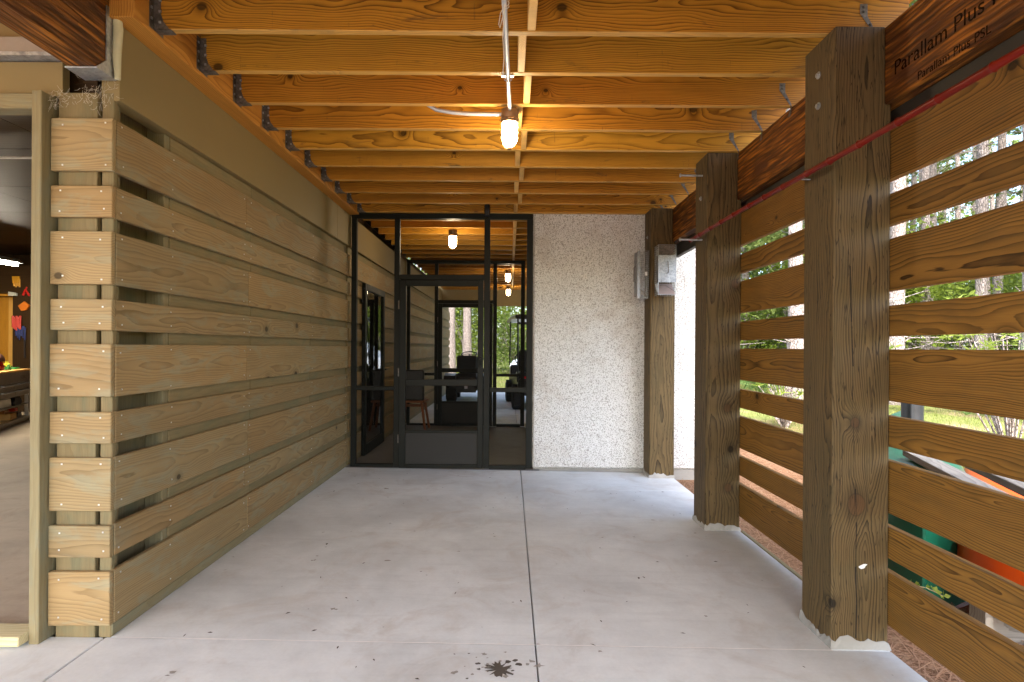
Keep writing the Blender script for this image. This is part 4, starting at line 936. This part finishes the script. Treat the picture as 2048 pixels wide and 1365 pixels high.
for i in range(9): tree(rf.uniform(-14, 10), rf.uniform(33, 52), rf.choice((0, 1)), rf.choice((1, 3)), 'thin pine in the thicket behind the far opening', 'background pines beyond the far opening', rf.uniform(.8, 1.1), False)
BU = [leaf_cloud(3600, 1.5, 1.5, 1.4, .13).mesh('foliage', m_leaf, fixn=False), leaf_cloud(4200, 1.8, 2.6, 2.7, .15).mesh('foliage', m_leaf, fixn=False), leaf_cloud(4200, 2.2, 2.0, 3.6, .16).mesh('foliage', m_needle, fixn=False)]
BU += [leaf_cloud(3600, 1.6, 1.6, 1.5, .14).mesh('foliage', m_lime, fixn=False), leaf_cloud(4200, 1.9, 2.4, 2.8, .15).mesh('foliage', m_lime, fixn=False)]
STM = MB()
for i in range(7):
    a = rf.uniform(0, 6.28); STM.tube([(0, 0, -.1), (math.cos(a) * .3, math.sin(a) * .3, 1.0), (math.cos(a) * .8, math.sin(a) * .8, 2.3)], [.035, .024, .010], 5, False)
STMM = STM.mesh('stems', m_bark, fixn=False)
def bush(x, y, k, label, group, s=1, cat='shrub'):
    t = thing('shrub', (0, 0, 0), label, cat, group); m = Matrix.Rotation(rf.uniform(0, 6.28), 4, 'Z') @ Matrix.Scale(s, 4)
    link('stems', STMM, t, m); link('foliage', BU[k], t, m); t.location = (x, y, GZ); return t
for i in range(64):
    a = R(rf.uniform(16, 62)); d = rf.uniform(22, 52); bush(d * math.sin(a), d * math.cos(a), rf.choice((0, 1, 3, 4, 4, 2)), 'leafy green understory shrub among the pines beyond the slats', 'understory shrubs among the pines', rf.uniform(.8, 1.5))
for i in range(22): bush(rf.uniform(-9, 7), rf.uniform(28, 38), rf.choice((0, 3, 4, 4)), 'dense green thicket shrub behind the far opening', 'thicket beyond the far opening', rf.uniform(.8, 1.5))
# palmetto fans
PF = MB()
for i in range(13):
    a = rf.uniform(0, 6.28); el = rf.uniform(.3, 1.2); L = rf.uniform(.6, 1.0); d = Vector((math.cos(a) * math.cos(el), math.sin(a) * math.cos(el), math.sin(el))); h = d * L
    PF.tube([Vector((0, 0, 0)), h], .008, 4, False); s = d.cross(Vector((0, 0, 1))).normalized(); n_ = s.cross(d).normalized()
    for k in range(15):
        th = (k - 7) / 7 * 1.5; v = (d * math.cos(th) + s * math.sin(th) + n_ * .12 * rf.uniform(-1, 1)).normalized(); w = v.cross(n_).normalized() * .018; l = .48 * rf.uniform(.8, 1.05)
        PF.add([h, h + v * l * .5 + w, h + v * l + Vector((0, 0, -.05)), h + v * l * .5 - w], [(0, 1, 2, 3)])
PFM = PF.mesh('fronds', m_palm, fixn=False)
for i in range(34):
    a = R(rf.uniform(18, 50)); d = rf.uniform(15, 26); t = thing('palmetto', (0, 0, 0), 'low green fan palmetto at the edge of the woods', 'palmetto', 'palmettos along the edge of the woods')
    link('fronds', PFM, t, Matrix.Rotation(rf.uniform(0, 6.28), 4, 'Z') @ Matrix.Scale(rf.uniform(.8, 1.3), 4)); t.location = (d * math.sin(a), d * math.cos(a), GZ)
# near shrubs seen in the gaps
ls = thing('bright_shrub', (6.3, 6.9, GZ), 'lime green shrub close behind the slats near the picture edge', 'shrub')
b = MB(); st_ = MB()
for i in range(120):
    c_ = Vector((6.3 + rf.gauss(0, .5), 6.9 + rf.gauss(0, .5), GZ + rf.uniform(.9, 2.15)))
    for k in range(12):
        v = Vector((rf.gauss(0, 1), rf.gauss(0, 1), rf.gauss(.3, .7))).normalized(); s = v.orthogonal().normalized() * .012; l = rf.uniform(.08, .15); b.add([c_, c_ + v * l * .5 + s, c_ + v * l, c_ + v * l * .5 - s], [(0, 1, 2, 3)])
    if i % 6 == 0: st_.tube([(6.3, 6.9, GZ - .05), ((6.3 + c_.x) / 2, (6.9 + c_.y) / 2, c_.z * .6), c_], [.014, .010, .004], 4, False)
b.build('foliage', m_lime, ls, fixn=False); st_.build('stems', m_bark, ls, fixn=False)
ts = thing('twiggy_shrub', (5.0, 10.0, GZ), 'small twiggy shrub on the straw seen between the posts', 'shrub'); b = MB(); st_ = MB()
for i in range(34):
    a = rf.uniform(0, 6.28); q = Vector((5.0 + math.cos(a) * rf.uniform(.1, .8), 10 + math.sin(a) * rf.uniform(.1, .8), GZ + rf.uniform(.5, 1.1))); st_.tube([(5.0, 10, GZ - .05), (5 + (q.x - 5) * .4, 10 + (q.y - 10) * .4, q.z * .45), q], [.02, .014, .005], 4, False)
    tuft(b, q, Vector((0, 0, 1)), .16, 12)
b.build('foliage', m_lime, ts, fixn=False); st_.build('stems', m_bark, ts, fixn=False)
vn = thing('vine', (2.2, 2.9, GZ), 'small green vine sprig crossing the upturned green canoe', 'vine'); b = MB(); p = [(2.02 + .03 * i, 3.02 - .02 * i, .10 - .006 * i + .008 * math.sin(i * 1.3)) for i in range(9)]
MB().tube(p, .003, 5).build('stem', plain('vine_stem', (.25, .22, .12), .7), vn)
for i, q in enumerate(p):
    for k in range(3):
        v = Vector((rf.gauss(0, 1), rf.gauss(-.3, .5), abs(rf.gauss(.5, .6)))).normalized(); s = v.orthogonal().normalized() * .013; l = .035; c_ = Vector(q); b.add([c_, c_ + v * l * .5 + s, c_ + v * l, c_ + v * l * .5 - s], [(0, 1, 2, 3)])
b.build('leaves', m_lime, vn, fixn=False)
# far mass of foliage
b = MB()
for i in range(30000):
    a = R(rf.uniform(-22, 70)); d = rf.uniform(58, 74); z = 26 * rf.random() ** 1.25; l = rf.uniform(.4, .9); p = Vector((d * math.sin(a), d * math.cos(a), GZ + z)); u = Vector((rf.gauss(0, 1), rf.gauss(0, 1), rf.gauss(0, 1))).normalized(); w = u.orthogonal().normalized()
    b.add([p, p + u * l * .5 + w * l * .3, p + u * l, p + u * l * .5 - w * l * .3], [(0, 1, 2, 3)])
tag(b.build('distant_woods', m_lime, None, fixn=False), 'hazy green mass of woods far behind the pines', 'woods', kind='stuff')
# pine straw litter and lawn blades
b = MB()
for i in range(30000):
    x, y = (rf.uniform(1.74, 7.2), rf.uniform(.6, 11)); 
    if 1.7 < x < 2.4 and y > 5.9: continue
    z = GZ + rf.uniform(.002, .03); a = rf.uniform(0, 6.28); l = rf.uniform(.06, .14); w = .0022; c_, s_ = math.cos(a), math.sin(a); bend = rf.uniform(-.02, .02)
    m_ = (x - s_ * bend, y + c_ * bend, z + rf.uniform(.0, .012))
    b.add([(x - c_ * l - s_ * w, y - s_ * l + c_ * w, z), (x - c_ * l + s_ * w, y - s_ * l - c_ * w, z), (m_[0] + s_ * w, m_[1] - c_ * w, m_[2]), (m_[0] - s_ * w, m_[1] + c_ * w, m_[2]), (x + c_ * l, y + s_ * l, z)], [(0, 1, 2, 3), (3, 2, 4)])
tag(b.build('pine_straw', leaf_mat('straw', (.22, .10, .05), (.50, .31, .18), .1), None, fixn=False), 'loose reddish pine straw lying beside the slab', 'pine straw', kind='stuff')
b = MB()
for i in range(42000):
    if i % 3: x, y = rf.uniform(4.5, 22), rf.uniform(4, 20)
    else: x, y = rf.uniform(-8, 5), rf.uniform(17.2, 30)
    z = gh(x, y); a = rf.uniform(0, 6.28); h = rf.uniform(.04, .13); w = .006; c_, s_ = math.cos(a) * w, math.sin(a) * w
    b.add([(x - c_, y - s_, z - .01), (x + c_, y + s_, z - .01), (x + rf.gauss(0, .03), y + rf.gauss(0, .03), z + h)], [(0, 1, 2)])
tag(b.build('grass', leaf_mat('lawn_blades', (.12, .17, .03), (.28, .30, .08), .4), None, fixn=False), 'thin bright grass of the lawn beyond the straw', 'grass', kind='stuff')
